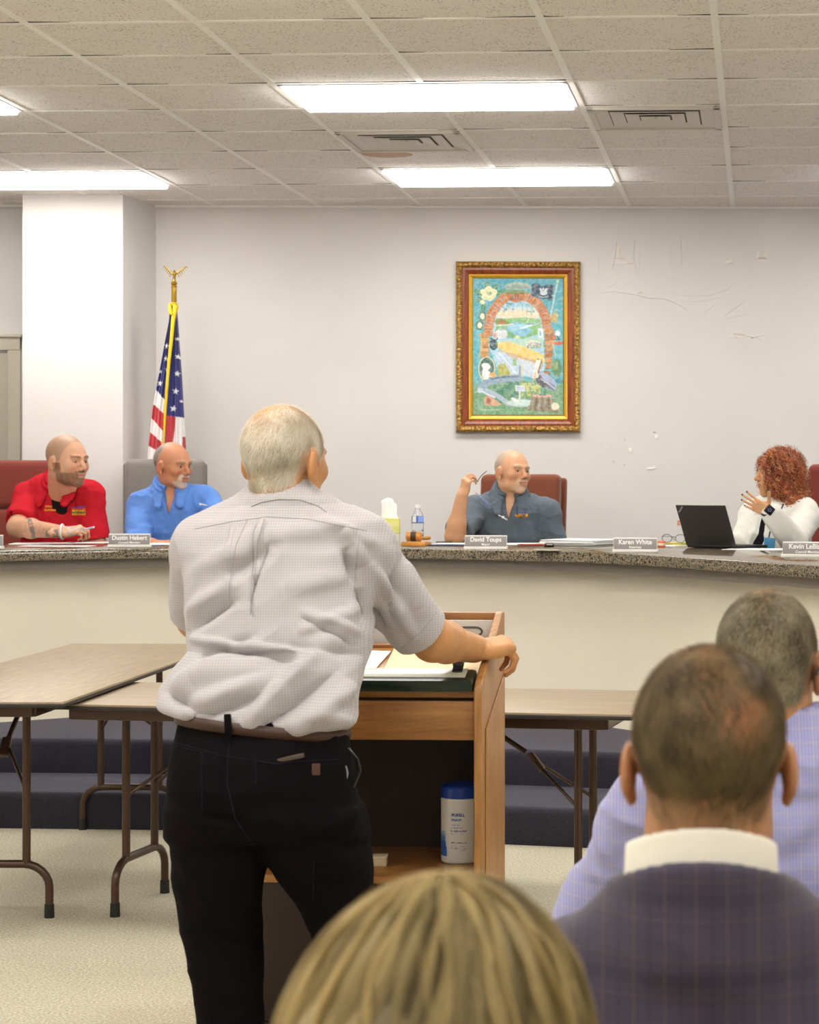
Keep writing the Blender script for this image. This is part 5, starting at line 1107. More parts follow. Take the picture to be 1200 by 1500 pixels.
def tatt(V, C_, tips):
    S, El, Wr = [A3(q) for q in D['armR']]; d_, t_ = seg_dist(V, El, Wr); fore = (d_ < .07) & (np.linalg.norm(V-Wr, axis=1) < .34); px = V[:, 0]/V[:, 1]*FPX+CX; py = CY-(V[:, 2]-CAMZ)/V[:, 1]*FPX; n_ = fbm(V, 70, 4, 3); front_ = V[:, 1] < (El[1]+(Wr[1]-El[1])*t_)+.02
    m1 = fore & front_ & (np.abs(px-48-(py-780)*.25) < 3.2) & (n_ > .38); m2 = fore & front_ & (np.abs(px-76) < 9) & (np.abs(py-781) < 5.5) & ((n_ > .47) | (np.abs(np.abs(px-76)-8) < 1)); m3 = fore & front_ & (px > 15) & (px < 66) & (n_ > .60)
    C_ = mixc(C_, m3*.35, '#8f8576'); C_ = mixc(C_, m1*.75, '#5b6068'); C_ = mixc(C_, m2*.7, '#5e6972'); hd = np.linalg.norm(V-(Wr+(.06, 0, .01)), axis=1) < .05; return mixc(C_, hd*(n_ > .52)*.6, '#6f93a8')
D['skinfn'] = tatt
root, body, _ = figure('bald bearded man in a red polo with a tattooed forearm, holding a pen', D); RED = root
E = Field(*(lambda p: (p-.22, p+.22))(A3(D['neck'])-(0, 0, .06)), .004); torso(E, D['sl'], D['sr'], D['waist'], D['neck'], D['fwd'], 0, .17, .13, wide=.02); E.cone(A3(D['neck'])-(0, 0, .1), A3(D['neck'])+(0, -.01, -.005), .076, .078, .01); E.cone(A3(D['neck']), A3(D['neck'])+(.02, -.04, .2), .0745, .0745, .002, 's'); E.plane(A3(D['neck'])-(0, 0, .2), (0, 0, -1))
cloth('undershirt', E, cloth_mat('black_cotton', '#1b1718', '#242021'), root, .0005)
pol = polo(root, D, cloth_mat('red_polo', '#b51a26', '#cb2b38'), open_=.11, sleeve=.84, seed=4)
decal(pol, 115.5, 748, 20, 13, 2.2, emb(['#5a4bb0', '#d8542e', '#e0a32a', '#3e8a4a', '#d8902a'], .34, 11, 'rect', 2), 'polo_emblem', pol); decal(pol, 71, 742, 9, 2.6, 3, emb(['#e8a22c'], .42, 13, 'text', 3), 'embroidered_name', pol); decal(pol, 73.5, 747, 17, 2.8, 3, emb(['#e89a2c'], .42, 16, 'text', 5), 'embroidered_title', pol)
seated_legs(root, D, M_NAVY, .3, (.2, -1))
w_ = A3(D['armR'][2]); m = MB(); m.tube([w_+(-.003, .036*math.cos(q), .036*math.sin(q)) for q in np.linspace(0, 2*PI, 18)], .006, 8); m.build('wristband', plain('pale_band2', '#d7dbd8', .5), root, org=root.location)
hp = P(136.5, 772.5, 10.98); o = thing('pen', 'pale blue pen held in the tattooed hand of the red polo man', 'pen', hp); m = MB(); m.tube([P(126, 775, 11.0)-hp, P(137.5, 772.2, 10.96)-hp], .0045, 10); m.build('barrel', plain('pale_blue_plastic', '#c3d3ea', .3), o)
# ---- man in the blue polo
a = math.radians(55)
D = dict(root=(P(255, 0, 11.85)[0], 11.85, .3), head=P(254, 683.5, 11.65), R=look(PI+a, -.10, .02), s=1.04, sl=P(303, 733, 11.72), sr=P(207, 739, 11.68), neck=P(250, 724, 11.68), waist=P(256, 835, 11.8), fwd=(.25, -1, 0), belly=.15, chest=.12, wide=.02, armr=(.052, .043, .029), neckr=.055,
         armR=(P(207, 742, 11.68), P(201, 797, 11.52), P(222, 796, 11.3)), armL=(P(303, 736, 11.72), P(324, 776, 11.55), P(300, 792, 11.25)), ho={}, iris='#5a6a70',
         skinopt=dict(skin='#c98a66', red='#a84e3a', beard='goatee', beardcol='#cfc6ba', brow='#7d6a58', stubble='#a99c8e', stubamt=.6, recede=1.15, beardamt=.9))
D['handR'] = (D['armR'][2], (1, -.1, 0), (0, -.2, 1), dict(curl=(.3, .35, .4, .45))); D['handL'] = (D['armL'][2], (-.9, -.3, 0), (0, 0, 1), dict(curl=(.3, .3, .3, .3)))
root, body, _ = figure('man with thinning grey hair and goatee in a blue polo', D)
V, F = D['hv']; short_hair(root, V, F, D['head'], D['R'], D['s'], 5200, .017, .0011, '#8d857b', '#cfc9c0', 1.15, lambda x, y, z: 1-smooth01(z, .078, .108), seed=3, flow=lambda l: np.stack([l[:, 0]*0, -1+0*l[:, 0], -.55+0*l[:, 0]], 1))
pol = polo(root, D, cloth_mat('blue_polo', '#4f7fd0', '#6592dc'), open_=.12, sleeve=1.0, seed=8)
def swoosh(UV):
    u, v = UV.T; c1 = (np.hypot((u-.30)/.30, (v-.55)/.45) < 1) & (v > .3) & (u < .5); b_ = .38+.50*u; return np.tile(np.array(srgb('#eef2f6')), (len(UV), 1)), ((v < b_+.16) & (v > b_-.30+.34*u) & (u > .02)) | (c1 & (v > .2) & (u < .25))
decal(pol, 298, 738.5, 12, 4.5, 4, swoosh, 'polo_emblem', pol)
seated_legs(root, D, M_NAVY, .3, (.2, -1))
# ---- man in the grey polo
a = math.radians(40)
D = dict(root=(P(746, 0, 11.65)[0], 11.65, .3), head=P(751, 693, 11.5), R=look(PI+a, .03, -.06), s=1.01, sl=P(801, 750, 11.55), sr=P(696, 747, 11.52), neck=P(746, 735, 11.52), waist=P(744, 838, 11.62), fwd=(.12, -1, 0), belly=.16, chest=.125, wide=.025, armr=(.056, .046, .030), neckr=.06,
         armR=(P(695, 750, 11.5), P(666, 785.5, 11.25), P(677, 726, 11.2)), armL=(P(801, 753, 11.55), P(812, 806, 11.52), P(790, 845, 11.5)), ho={'chubby': .003}, iris='#5d5a50',
         skinopt=dict(skin='#d6a27c', beard='goatee', beardcol='#d6c6b4', brow='#a08a74', stubble='#aba195', stubamt=.65, recede=.75, beardamt=.4))
D['handR'] = (D['armR'][2], (.30, -.12, 1), (-.75, -.6, .25), dict(curl=(1.15, 1.1, 1.05, 1.0), thumb=(.3, .85, -.45), tcurl=.2, s=.95)); D['handL'] = (D['armL'][2], (-.9, -.4, 0), (0, 0, 1), dict(curl=(.3, .3, .3, .3)))
root, body, _ = figure('man in a dark grey polo, raised hand holding his glasses', D); GREYM = D
V, F = D['hv']; short_hair(root, V, F, D['head'], D['R'], D['s'], 3800, .006, .0011, '#9a9187', '#d2ccc2', .75, lambda x, y, z: 1-.9*smooth01(z, .075, .105), seed=5)
t_c = cloth_mat('grey_polo', '#525c66', '#626d78')
pol = polo(root, D, t_c, open_=.085, sleeve=.80, seed=13)
decal(pol, 764, 754.5, 19, 8, 2.5, emb(['#3d49a0', '#d8952c', '#e0a83a', '#b8761f'], .36, 10, 'oval', 6), 'polo_emblem', pol)
seated_legs(root, D, M_KHAKI, .3, (.1, -1))
hp = P(709, 731, 11.15); o = thing('eyeglasses', 'thin framed glasses dangling from the raised hand of the grey polo man', 'glasses', hp); M_RIM = plain('blue_grey_rim', '#6f78a8', .3, .3)
gm = MB(); gm.tube([P(697, 722, 11.2)-hp, P(707, 730, 11.15)-hp, P(716, 738, 11.12)-hp], .0022, 8); gm.build('temple', M_RIM, o); gm = MB(); gm.tube([P(699, 706, 11.2)-hp, P(705, 697, 11.18)-hp, P(713, 690, 11.15)-hp], .002, 8); gm.build('temple', plain('dark_temple', '#5a463a', .4), o)
for q, (x_, y_) in enumerate(((709.5, 736), (716, 741.5))):
    gm = MB(); cc = P(x_, y_, 11.12)-hp; gm.tube([cc+(.016*math.cos(v), .008*math.sin(v), .012*math.sin(v)) for v in np.linspace(0, 2*PI, 18)], .0013, 6); gm.build('rim', M_RIM, o)
hp = P(737, 758.5, 11.38); bv = pol.data; o = thing('pen', 'silver clip pen hanging at the placket of the grey polo', 'pen', hp); MB().tube([(-.022, -.02, .014), (.022, -.02, -.012)], [.005, .006], 10).build('barrel', plain('silver_metal', '#c9ccd4', .25, .7), o); MB().box((.002, -.027, .004), (.012, .006, .012), .002).build('clip', M_WPL, o)
# ---- woman with red curls
a = math.radians(-80); tf = (-.55, -1, 0)
D = dict(root=(P(1140, 0, 10.85)[0], 10.85, .3), head=P(1139, 695, 10.76), R=look(PI+a, .0, .0), s=.97, sl=P(1181, 752, 10.68), sr=P(1104, 755, 10.90), neck=P(1141, 742, 10.78), waist=P(1136, 850, 10.8), fwd=tf, belly=.13, chest=.12, armr=(.048, .041, .026), neckr=.048,
         armL=(P(1180, 757, 10.66), P(1163, 793, 10.50), P(1127, 749, 10.36)), armR=(P(1104, 760, 10.86), P(1087, 800, 10.80), P(1052, 797, 10.66)), ho={}, skinopt=dict(skin='#d3a074', red='#b8684c', lips='#9a4038', brow='#7a4a2c'), wide=.0)
D['handL'] = (D['armL'][2], (-.88, -.12, .42), (-.25, -.92, -.25), dict(curl=(.10, .16, .24, .34), spread=.20, thumb=(.92, .40, .1), tcurl=.1, s=.86, tipc=.6)); D['handR'] = (D['armR'][2], (-.9, -.3, 0), (0, 0, 1), dict(curl=(.3, .3, .3, .3)))
def nails(V, C_, tips):
    for p_, d_ in tips[0]: C_ = mixc(C_, (np.linalg.norm(V-(p_+d_*.004), axis=1) < .010).astype(float), '#3a2a2a')
    return C_
D['skinfn'] = nails
root, body, _ = figure('woman with curly red hair in a white blazer, hand raised to her chin', D, .0035)
nb_ = A3(D['neck'])
E = Field(nb_-(.25, .25, .55), nb_+(.25, .22, .08), .004); torso(E, D['sl'], D['sr'], D['waist'], D['neck'], tf, .002, .13, .12); E.cone(nb_-(0, 0, .04), nb_+(0, 0, .16), .06, .08, .01, 's'); f_ = unit(tf); E.cone(nb_+f_*.09+(0, 0, .02), nb_+f_*.15-(0, 0, .08), .045, .02, .01, 's')
cloth('black_top', E, cloth_mat('black_knit', '#17161c', '#211f28'), root, .002)
def openj(E, Rm): ax_, ff, up_ = Rm.T; E.cone(nb_+ff*.10+up_*.03, nb_+ff*.16-up_*.16, .030, .034, .006, 's'); E.cone(nb_+ff*.16-up_*.16, nb_+ff*.18-up_*.40+np.array((-.12, 0, 0)), .045, .110, .006, 's')
M_BLZ = cloth_mat('white_blazer', '#d9d8ce', '#eae9e1')
jk = polo(root, D, M_BLZ, off=.017, long=True, open_=0, name='blazer', amp=.006, seed=17, extra=openj, collar_=True)
seated_legs(root, D, M_NAVY, .3, tf)
m = MB(); W_ = A3(D['armL'][2]); ad = unit(W_-A3(D['armL'][1])); u_ = unit(np.cross(ad, (0, 1, 0))); v_ = np.cross(ad, u_); wc = W_+ad*.012
m.tube([wc+u_*.031*math.cos(q)+v_*.031*math.sin(q) for q in np.linspace(0, 2*PI, 20)], .0085, 8); m.build('watch_strap', M_BLKP, root, org=root.location)
wf = P(1127.5, 747, 10.31); m = MB(); m.box(wf-A3(root.location), (.042, .014, .042), .006, (0, .7, .2)); m.build('watch', plain('black_glass', '#0c0d10', .1), root); m = MB()
for q in range(5): a_ = q*2*PI/5; m.box(wf+(.007*math.cos(a_), -.0085, .007*math.sin(a_))-A3(root.location), (.004, .001, .004), .0005)
m.build('watch_face', plain('watch_glow', '#8f86d8', .4), root)
m = MB()
for pp in ([(1148, 738), (1143, 750), (1136, 762), (1128, 780), (1126, 790)],): m.tube([P(x, y, 10.60-.004*i)-A3(root.location) for i, (x, y) in enumerate(pp)], .0035, 8)
m.build('lanyard', plain('dark_blue_cord', '#2c3448', .6), root)
bc = P(1127.5, 797, 10.50)-A3(root.location); MB().box(bc, (.055, .004, .06), .003, (0, .1, -.3)).build('badge', plain('badge_blue', '#4a9ccc', .4), root)
# hair volume and curls
hc = A3(D['head']); R = D['R']; s = .97; E = Field(hc-(.2, .2, .27), hc+(.2, .2, .18), .004)
g_ = lambda x, y, z: hc+R @ np.array((x, y, z))
E.ell(g_(0, -.02, .035), (.098, .112, .100), R, .02); E.ell(g_(0, -.05, -.05), (.118, .095, .13), R, .03); E.ell(g_(0, -.075, -.13), (.125, .08, .09), R, .03); E.ell(g_(.055, .03, -.01), (.045, .055, .09), R, .03); E.ell(g_(-.055, .03, -.01), (.045, .055, .09), R, .03)
E.ell(g_(0, .09, -.03), (.066, .055, .088), R, .015, 's'); E.plane(g_(0, 0, -.20), R @ np.array((0, 0, -1.)))
Vh, Fh = E.mesh(); Nh = vnormals(Vh, Fh); n1 = fbm(Vh, 38, 9, 2); Vh = Vh+Nh*((n1-.5)*.03)[:, None]; t_ = np.clip(n1*1.3-.2, 0, 1)[:, None]; Ch = np.array(srgb('#5a2210'))*(1-t_)+np.array(srgb('#b25a2a'))*t_
hm = np_mesh('hair', Vh, Fh, vcol('hair_mass', .6), root, Ch)
rng = np.random.default_rng(5); ix = rng.choice(len(Fh), 1500); V = []; Fq = []; Cq = []; base = 0
for i in ix:
    p0 = Vh[Fh[i, 0]]; n0_ = Nh[Fh[i, 0]]; q = (p0-hc) @ R
    if q[1] > .05 and abs(q[0]) < .05 and q[2] < .05: continue
    dn = unit(R @ np.array((q[0]*1.2, -.25-.2*rng.random(), -1.0))+rng.normal(0, .18, 3)); dn = unit(dn-n0_*(dn@n0_)*.9); u_ = unit(np.cross(dn, n0_)); v_ = n0_; L = rng.uniform(.035, .075); rad = rng.uniform(.004, .009); tu = rng.uniform(1.5, 3.2); ph_ = rng.uniform(0, 6.28); k_ = 14; w_ = rng.uniform(.0009, .0019)
    tt = np.linspace(0, 1, k_); ct = p0[None]+n0_*.002+dn*(tt*L)[:, None]+u_*(rad*np.cos(tu*6.28*tt+ph_))[:, None]+v_*(rad*(1+np.sin(tu*6.28*tt+ph_))*.8)[:, None]; tg = np.gradient(ct, axis=0); side = np.cross(tg, n0_); side /= np.linalg.norm(side, axis=1)[:, None]+1e-9; wv = (w_*(1-.6*tt))[:, None]
    c = rng.random()
    col_ = np.array(srgb('#7a2c10'))*(1-c*c)+np.array(srgb('#ffc088'))*c*c*1.0+0*np.array(srgb('#f0a05c'))*c
    V.append(np.stack([ct-side*wv, ct+side*wv], 1).reshape(-1, 3)); b_ = base+2*np.arange(k_-1); Fq.append(np.stack([b_, b_+1, b_+3, b_+2], 1)); Cq.append(np.tile(col_, (2*k_, 1))); base += 2*k_
np_mesh('curls', np.concatenate(V), np.concatenate(Fq), hair_mat('hair_strand'), hm, np.concatenate(Cq))

# ---- standing man at the lectern
Y = 5.15; hc = P(418, 677, 5.22); R = look(math.radians(-27), -.02, .03); s = 1.10
D = dict(root=(P(390, 0, 5.0)[0], 5.0, 0), head=hc, R=R, s=s, sl=P(312, 800, 5.2), sr=P(508, 800, 5.2), neck=P(418, 735, 5.2), waist=P(390, 1010, 5.14), fwd=(0, 1, 0), belly=.09, chest=.085, toff=-.03, armr=(.052, .050, .037), neckr=.058,
         armR=(P(512, 812, 5.24), P(635, 937, 5.40), P(695, 950, 5.64)), armL=(P(308, 812, 5.24), P(292, 905, 5.40), P(390, 978, 5.66)), ho=dict(ears=1.15, flare=.4), skinopt=dict(skin='#c48d5a', red='#a0552e', brow='#b7a890', stubble='#dcc9a8', stubamt=.55))
D['handR'] = (D['armR'][2], (.66, .36, .06), (-.1, -.35, .9), dict(base=.55, curl=(.72, .75, .78, .8), thumb=(.45, .85, -.15), tcurl=.1, s=1.14, spread=.15)); D['handL'] = (D['armL'][2], (.3, .9, 0), (0, 0, 1), dict(curl=(.2, .2, .2, .2)))
def crown_(V, C_, tips):
    L_ = local(V, hc, R, s); g = np.exp(-(((L_[:, 0]+.02)/.055)**2+((L_[:, 1]+.05)/.065)**2+((L_[:, 2]-.098)/.05)**2)); return mixc(C_, g*1.1, '#cf9a5e')
D['skinfn'] = crown_
root, body, _ = figure('standing man with white hair in a pale checked short sleeved shirt, seen from behind', D, .0038)
V, F = D['hv']
short_hair(root, V, F, hc, R, s, 19000, .026, .0006, '#cbc1aa', '#fffaf0', 0, lambda x, y, z: 1-.96*np.exp(-(((x+.02)/.060)**2+((y+.045)/.08)**2+((z-.098)/.048)**2)*.7), seed=7, lift=.14, jit=.16, flow=lambda l: np.stack([l[:, 0]*3.0-.1, -.55-l[:, 1]*1.5, -1-l[:, 2]*0], 1))
# shirt
bnd = [P(225, 690, 5.2), P(670, 1095, 5.2)]; E = Field((bnd[0][0], 4.82, bnd[1][2]), (bnd[1][0], 5.62, bnd[0][2]), .0038)
pf = [(742, 372, 468, 5.22, .07), (752, 330, 505, 5.215, .085), (765, 300, 530, 5.205, .10), (785, 282, 543, 5.20, .115), (810, 272, 546, 5.19, .125), (850, 268, 546, 5.18, .13), (900, 272, 543, 5.16, .13), (950, 278, 540, 5.13, .13), (975, 262, 535, 5.10, .14), (1000, 246, 531, 5.08, .145), (1025, 243, 527, 5.06, .145), (1045, 250, 522, 5.05, .14), (1065, 268, 508, 5.05, .13), (1080, 285, 495, 5.05, .125)]
E.stack([(P(0, y, 5.18)[2], (P(xl, y, 5.12)[0]+P(xr, y, 5.12)[0])/2, yc, (P(xr, y, 5.12)[0]-P(xl, y, 5.12)[0])/2, ry) for y, xl, xr, yc, ry in pf], .0, pw=2.5)
E.cone(P(415, 748, 5.22), P(300, 798, 5.22), .078, .068, .05); E.cone(P(415, 748, 5.22), P(522, 800, 5.22), .078, .072, .05)
sR = P(520, 812, 5.24); eR = P(619, 928, 5.385); E.cone(sR, eR, .088, .070, .05); dR = unit(eR-sR)
E.cone(P(300, 812, 5.25), P(287, 905, 5.37), .075, .060, .03)
for q, d_, rr in ((eR, dR, .09), (P(287, 903, 5.365), unit(P(287, 905, 5.37)-P(300, 812, 5.25)), .075)):
    E._op((lambda q, d_, rr: lambda X, Y, Z: np.maximum(np.sqrt((X-q[0]-d_[0]*rr)**2+(Y-q[1]-d_[1]*rr)**2+(Z-q[2]-d_[2]*rr)**2)-rr*1.3, -((X-q[0])*d_[0]+(Y-q[1])*d_[1]+(Z-q[2])*d_[2])))(q, d_, rr), q+d_*rr, rr*1.3, 0, 's')
nbase = P(416, 742, 5.21); ntop = P(416, 690, 5.235); ud = unit(ntop-nbase); tl = np.stack([(1, 0, 0), unit(np.cross(ud, (1, 0, 0))), ud], 1)
E.cone(nbase, P(416, 704, 5.232), .078, .070, .012); E.cone(nbase-ud*.04, ntop, .064, .064, .003, 's'); E.plane(P(416, 703, 5.2), unit(np.array((.0, -.1, 1))+np.array((-.12, 0, 0))), 0) if False else None
E._op(lambda X, Y, Z: np.maximum(np.sqrt((X-ntop[0])**2+(Y-ntop[1])**2+(Z-ntop[2])**2)-.12, -((X-ntop[0])*ud[0]+(Y-ntop[1])*ud[1]+(Z-ntop[2]+.012)*ud[2])), ntop, .13, .004, 's')
pa, pb = P(250, 1044, 5.0), P(520, 1078, 5.0); nrm = unit(np.array((-(pb-pa)[2], 0, (pb-pa)[0]))); E.plane(pa, -nrm, .012)
V, F = E.mesh(); V = relax(V, F, 2); N_ = vnormals(V, F); bk = np.clip(-N_[:, 1]*1.5+.3, 0, 1)
def fold(px0, py0, px1, py1, w_, h_, y_=5.08):
    a_, b_ = P(px0, py0, y_), P(px1, py1, y_); a_[1] = b_[1] = 0; Q = V.copy(); Q[:, 1] = 0; d_, t_ = seg_dist(Q, a_, b_); return h_*np.exp(-(d_/w_)**2)*np.sin(np.clip(t_, .02, .98)*PI)**.5
dsp = np.zeros(len(V))
for f_ in ((350, 790, 540, 770, .018, .006), (335, 850, 395, 800, .02, -.008), (395, 800, 372, 880, .004, -.007), (384, 765, 376, 830, .006, .006), (340, 765, 336, 880, .005, .004), (374, 765, 374, 900, .004, -.006), (500, 780, 530, 830, .015, .012), (505, 800, 520, 860, .012, -.012), (525, 860, 548, 935, .014, -.016), (300, 1000, 440, 950, .022, .010), (300, 960, 380, 930, .012, -.008), (285, 935, 455, 955, .008, .011), (330, 948, 450, 968, .010, -.008),
           (265, 1010, 350, 960, .02, .012), (290, 1030, 420, 985, .018, .010), (300, 1045, 400, 1010, .012, -.009), (380, 1050, 470, 960, .018, .012), (400, 1060, 500, 980, .014, -.010), (440, 1060, 525, 1000, .018, .013), (430, 1000, 520, 900, .025, .006), (440, 925, 530, 890, .014, .006), (450, 895, 530, 930, .010, .006), (450, 905, 520, 945, .006, -.005), (275, 900, 350, 850, .016, .009), (280, 925, 350, 880, .012, -.008), (460, 760, 545, 800, .015, .006), (560, 800, 600, 900, .02, .008), (575, 810, 560, 900, .012, -.012), (540, 830, 590, 940, .012, .010), (250, 1005, 330, 1040, .014, -.009), (470, 1040, 530, 1050, .016, .010), (275, 840, 400, 790, .02, .005), (400, 940, 540, 960, .012, -.005), (420, 860, 520, 845, .02, .004)): dsp += fold(*f_)*bk
V = V+N_*dsp[:, None]*2.3; V = folds(V, F, .007, 8, [(unit((1, 0, .5)), .45)], 31); N_ = vnormals(V, F)
M_SH = check_cloth('checked_shirt', ('#b2adae', '#c1bdbd'), [(0, .0062, .0018, 0, '#85828e', .3), (2, .0062, .0018, 0, '#87848e', .3)], .75, .1)
sh = np_mesh('shirt', V, F, M_SH, root)
# yoke seam and back pleat
bvs = BVHTree.FromPolygons([v.co+root.location for v in sh.data.vertices], [tuple(f.vertices) for f in sh.data.polygons])
def onto(px, py, bv=bvs, lift=.001):
    d_ = Vector([float(q) for q in P(px, py, 1)])-Vector((0, 0, CAMZ)); h_ = bv.ray_cast(Vector((0, 0, CAMZ)), d_.normalized()); return None if h_[0] is None else np.array(h_[0])-np.array(d_.normalized())*lift
M_SEAM = plain('seam_thread', '#a8a3a3', .8)
def seam(name, path, r, par, mat, bv=bvs, lift=.0005, n=40):
    q = []
    for (xa, ya), (xb, yb_) in zip(path, path[1:]):
        for k in range(n): t_ = k/n; h_ = onto(xa+(xb-xa)*t_, ya+(yb_-ya)*t_, bv, lift); q.append(h_)
    q = [v for v in q if v is not None]
    if len(q) > 2: return MB().tube([v-A3(root.location) for v in q], r, 6).build(name, mat, par)
seam('yoke_seam', [(285, 775), (340, 764), (392, 757), (450, 760), (540, 778)], .0011, sh, M_SEAM)
seam('collar_edge', [(368, 742), (384, 735), (410, 731), (440, 732), (466, 741), (478, 750)], .0018, sh, M_SEAM)
seam('sleeve_seam', [(527, 778), (522, 820), (520, 860), (532, 900)], .0011, sh, M_SEAM)
seam('pleat_edge', [(387, 760), (378, 790), (372, 850), (371, 905)], .0018, sh, M_SEAM); seam('pleat_edge', [(362, 762), (345, 800), (337, 850), (336, 880)], .0014, sh, M_SEAM); seam('hem_stitch', [(640, 897), (618, 925), (586, 952)], .0009, sh, M_SEAM)
# belt and trousers
Ex = Field((P(225, 0, 5)[0], 4.75, -.0), (P(570, 0, 5)[0], 5.45, P(0, 1030, 5)[2]), .0055)
def lrow(y, xl, xr, yc, ry, Yy=5.0): q0, q1 = P(xl, y, Yy), P(xr, y, Yy); return (q0[2], (q0[0]+q1[0])/2, yc, (q1[0]-q0[0])/2, ry)
Ex.stack([lrow(1038, 264, 496, 5.05, .125), lrow(1075, 256, 504, 5.045, .135), lrow(1110, 250, 512, 5.03, .145), lrow(1150, 247, 516, 5.02, .15), lrow(1195, 245, 524, 5.02, .145), lrow(1225, 246, 532, 5.03, .13)], 0, pw=2.4)
Ex.stack([lrow(1190, 246, 392, 5.03, .12), lrow(1250, 249, 385, 5.03, .108), lrow(1300, 253, 379, 5.03, .098), lrow(1350, 260, 376, 5.04, .09), lrow(1400, 267, 376, 5.05, .085), lrow(1450, 278, 377, 5.06, .08), lrow(1500, 285, 377, 5.06, .078), lrow(1600, 290, 372, 5.06, .07), lrow(1700, 293, 366, 5.06, .065), lrow(1800, 295, 362, 5.06, .06), lrow(1880, 293, 362, 5.06, .06), lrow(1905, 291, 364, 5.06, .062)], .03)
Ex.stack([lrow(1190, 385, 526, 5.03, .12), lrow(1250, 380, 537, 5.04, .115), lrow(1290, 403, 540, 5.06, .105), lrow(1340, 436, 540, 5.08, .095), lrow(1400, 455, 542, 5.09, .085), lrow(1500, 462, 545, 5.08, .08), lrow(1600, 464, 542, 5.06, .07), lrow(1700, 466, 538, 5.04, .065), lrow(1800, 468, 534, 5.02, .06), lrow(1880, 466, 534, 5.02, .06), lrow(1905, 464, 536, 5.02, .062)], .03)
pa, pb = P(250, 1036, 5.0), P(520, 1068, 5.0); nrm = unit(np.array((-(pb-pa)[2], 0, (pb-pa)[0]))); Ex.plane(pa, nrm, .004)
Vt, Ft = Ex.mesh(); Vt = relax(Vt, Ft, 2); Nt = vnormals(Vt, Ft); V = Vt; bk = np.clip(-Nt[:, 1]*1.5+.4, 0, 1); dsp = np.zeros(len(Vt))
for f_ in ((300, 1195, 380, 1205, .012, -.010), (400, 1180, 440, 1250, .012, .008), (440, 1220, 520, 1200, .015, .008), (450, 1235, 525, 1245, .012, -.008), (260, 1260, 300, 1330, .015, .008), (290, 1400, 330, 1470, .02, .010), (300, 1380, 370, 1400, .015, -.01), (460, 1290, 530, 1260, .015, .008), (325, 1090, 335, 1200, .010, -.006), (270, 1440, 370, 1480, .012, .007)): dsp += fold(*f_, 4.9)*bk
Vt = Vt+Nt*dsp[:, None]; Vt = folds(Vt, Ft, .006, 9, [(unit((1, 0, .2)), .6)], 41)
tr = np_mesh('trousers', Vt, Ft, M_NAVY, root)
bvt = BVHTree.FromPolygons([v.co+root.location for v in tr.data.vertices], [tuple(f.vertices) for f in tr.data.polygons]); M_STITCH = plain('trouser_seam', '#1c181e', .9, Specular_IOR_Level=.1)
seam('waist_seam', [(256, 1088), (330, 1108), (400, 1118), (500, 1112)], .0016, tr, M_STITCH, bvt); seam('centre_seam', [(338, 1075), (334, 1110), (333, 1150), (345, 1200), (375, 1245)], .0016, tr, M_STITCH, bvt)
seam('pocket_seam', [(257, 1092), (296, 1102), (296, 1190)], .0013, tr, M_STITCH, bvt); seam('pocket_seam', [(375, 1115), (405, 1120), (450, 1112)], .0016, tr, M_STITCH, bvt); seam('pocket_seam', [(374, 1115), (375, 1150)], .0013, tr, M_STITCH, bvt); seam('cargo_seam', [(460, 1260), (459, 1320)], .0013, tr, M_STITCH, bvt)
lb = onto(463, 1127, bvt, .003); 
if lb is not None: MB().box(lb-A3(root.location), (.018, .004, .026), .001, (0, 0, .1)).build('leather_label', plain('brown_leather', '#4a2d1c', .6), tr)
lb = onto(425, 1111, bvt, .006)
if lb is not None: MB().box(lb-A3(root.location)+np.array((0, .008, 0)), (.062, .014, .010), .003, (0, -.2, .08)).build('wallet', plain('wallet_edge', '#4a3b30', .6), tr)
bl = MB(); ring = []; cb = np.array(((P(258, 1050, 5)[0]+P(502, 1050, 5)[0])/2, 5.05, 0)); rb_ = (P(502, 1050, 5)[0]-P(258, 1050, 5)[0])/2
for k in range(61):
    q = 2*PI*k/60; cx_, sy_ = math.cos(q), math.sin(q); x = cb[0]+(rb_+.006)*abs(cx_)**.83*(1 if cx_ > 0 else -1); y = cb[1]+.143*abs(sy_)**.83*(1 if sy_ > 0 else -1); px_ = (x)/5.0*FPX+CX; zc_ = P(0, np.interp(px_, [250, 505], [1051, 1079]), 5.0)[2]; ring.append((x, y, zc_))
for k in range(60):
    p_, q = ring[k], ring[k+1]; bl.quad((p_[0], p_[1], p_[2]-.010), (q[0], q[1], q[2]-.010), (q[0], q[1], q[2]+.016), (p_[0], p_[1], p_[2]+.016))
bmesh.ops.remove_doubles(bl.bm, verts=bl.bm.verts, dist=.0005); b_o = bl.build('belt', plain('tan_belt', '#3f2415', .5), root, org=root.location); sm_ = b_o.modifiers.new('s', 'SOLIDIFY'); sm_.thickness = .005; sm_.offset = 1
lb = P(334, 1064, 4.895); MB().box(lb-A3(root.location), (.016, .008, .055), .003, (0, -.05, 0)).build('belt_loop', M_NAVY, tr)
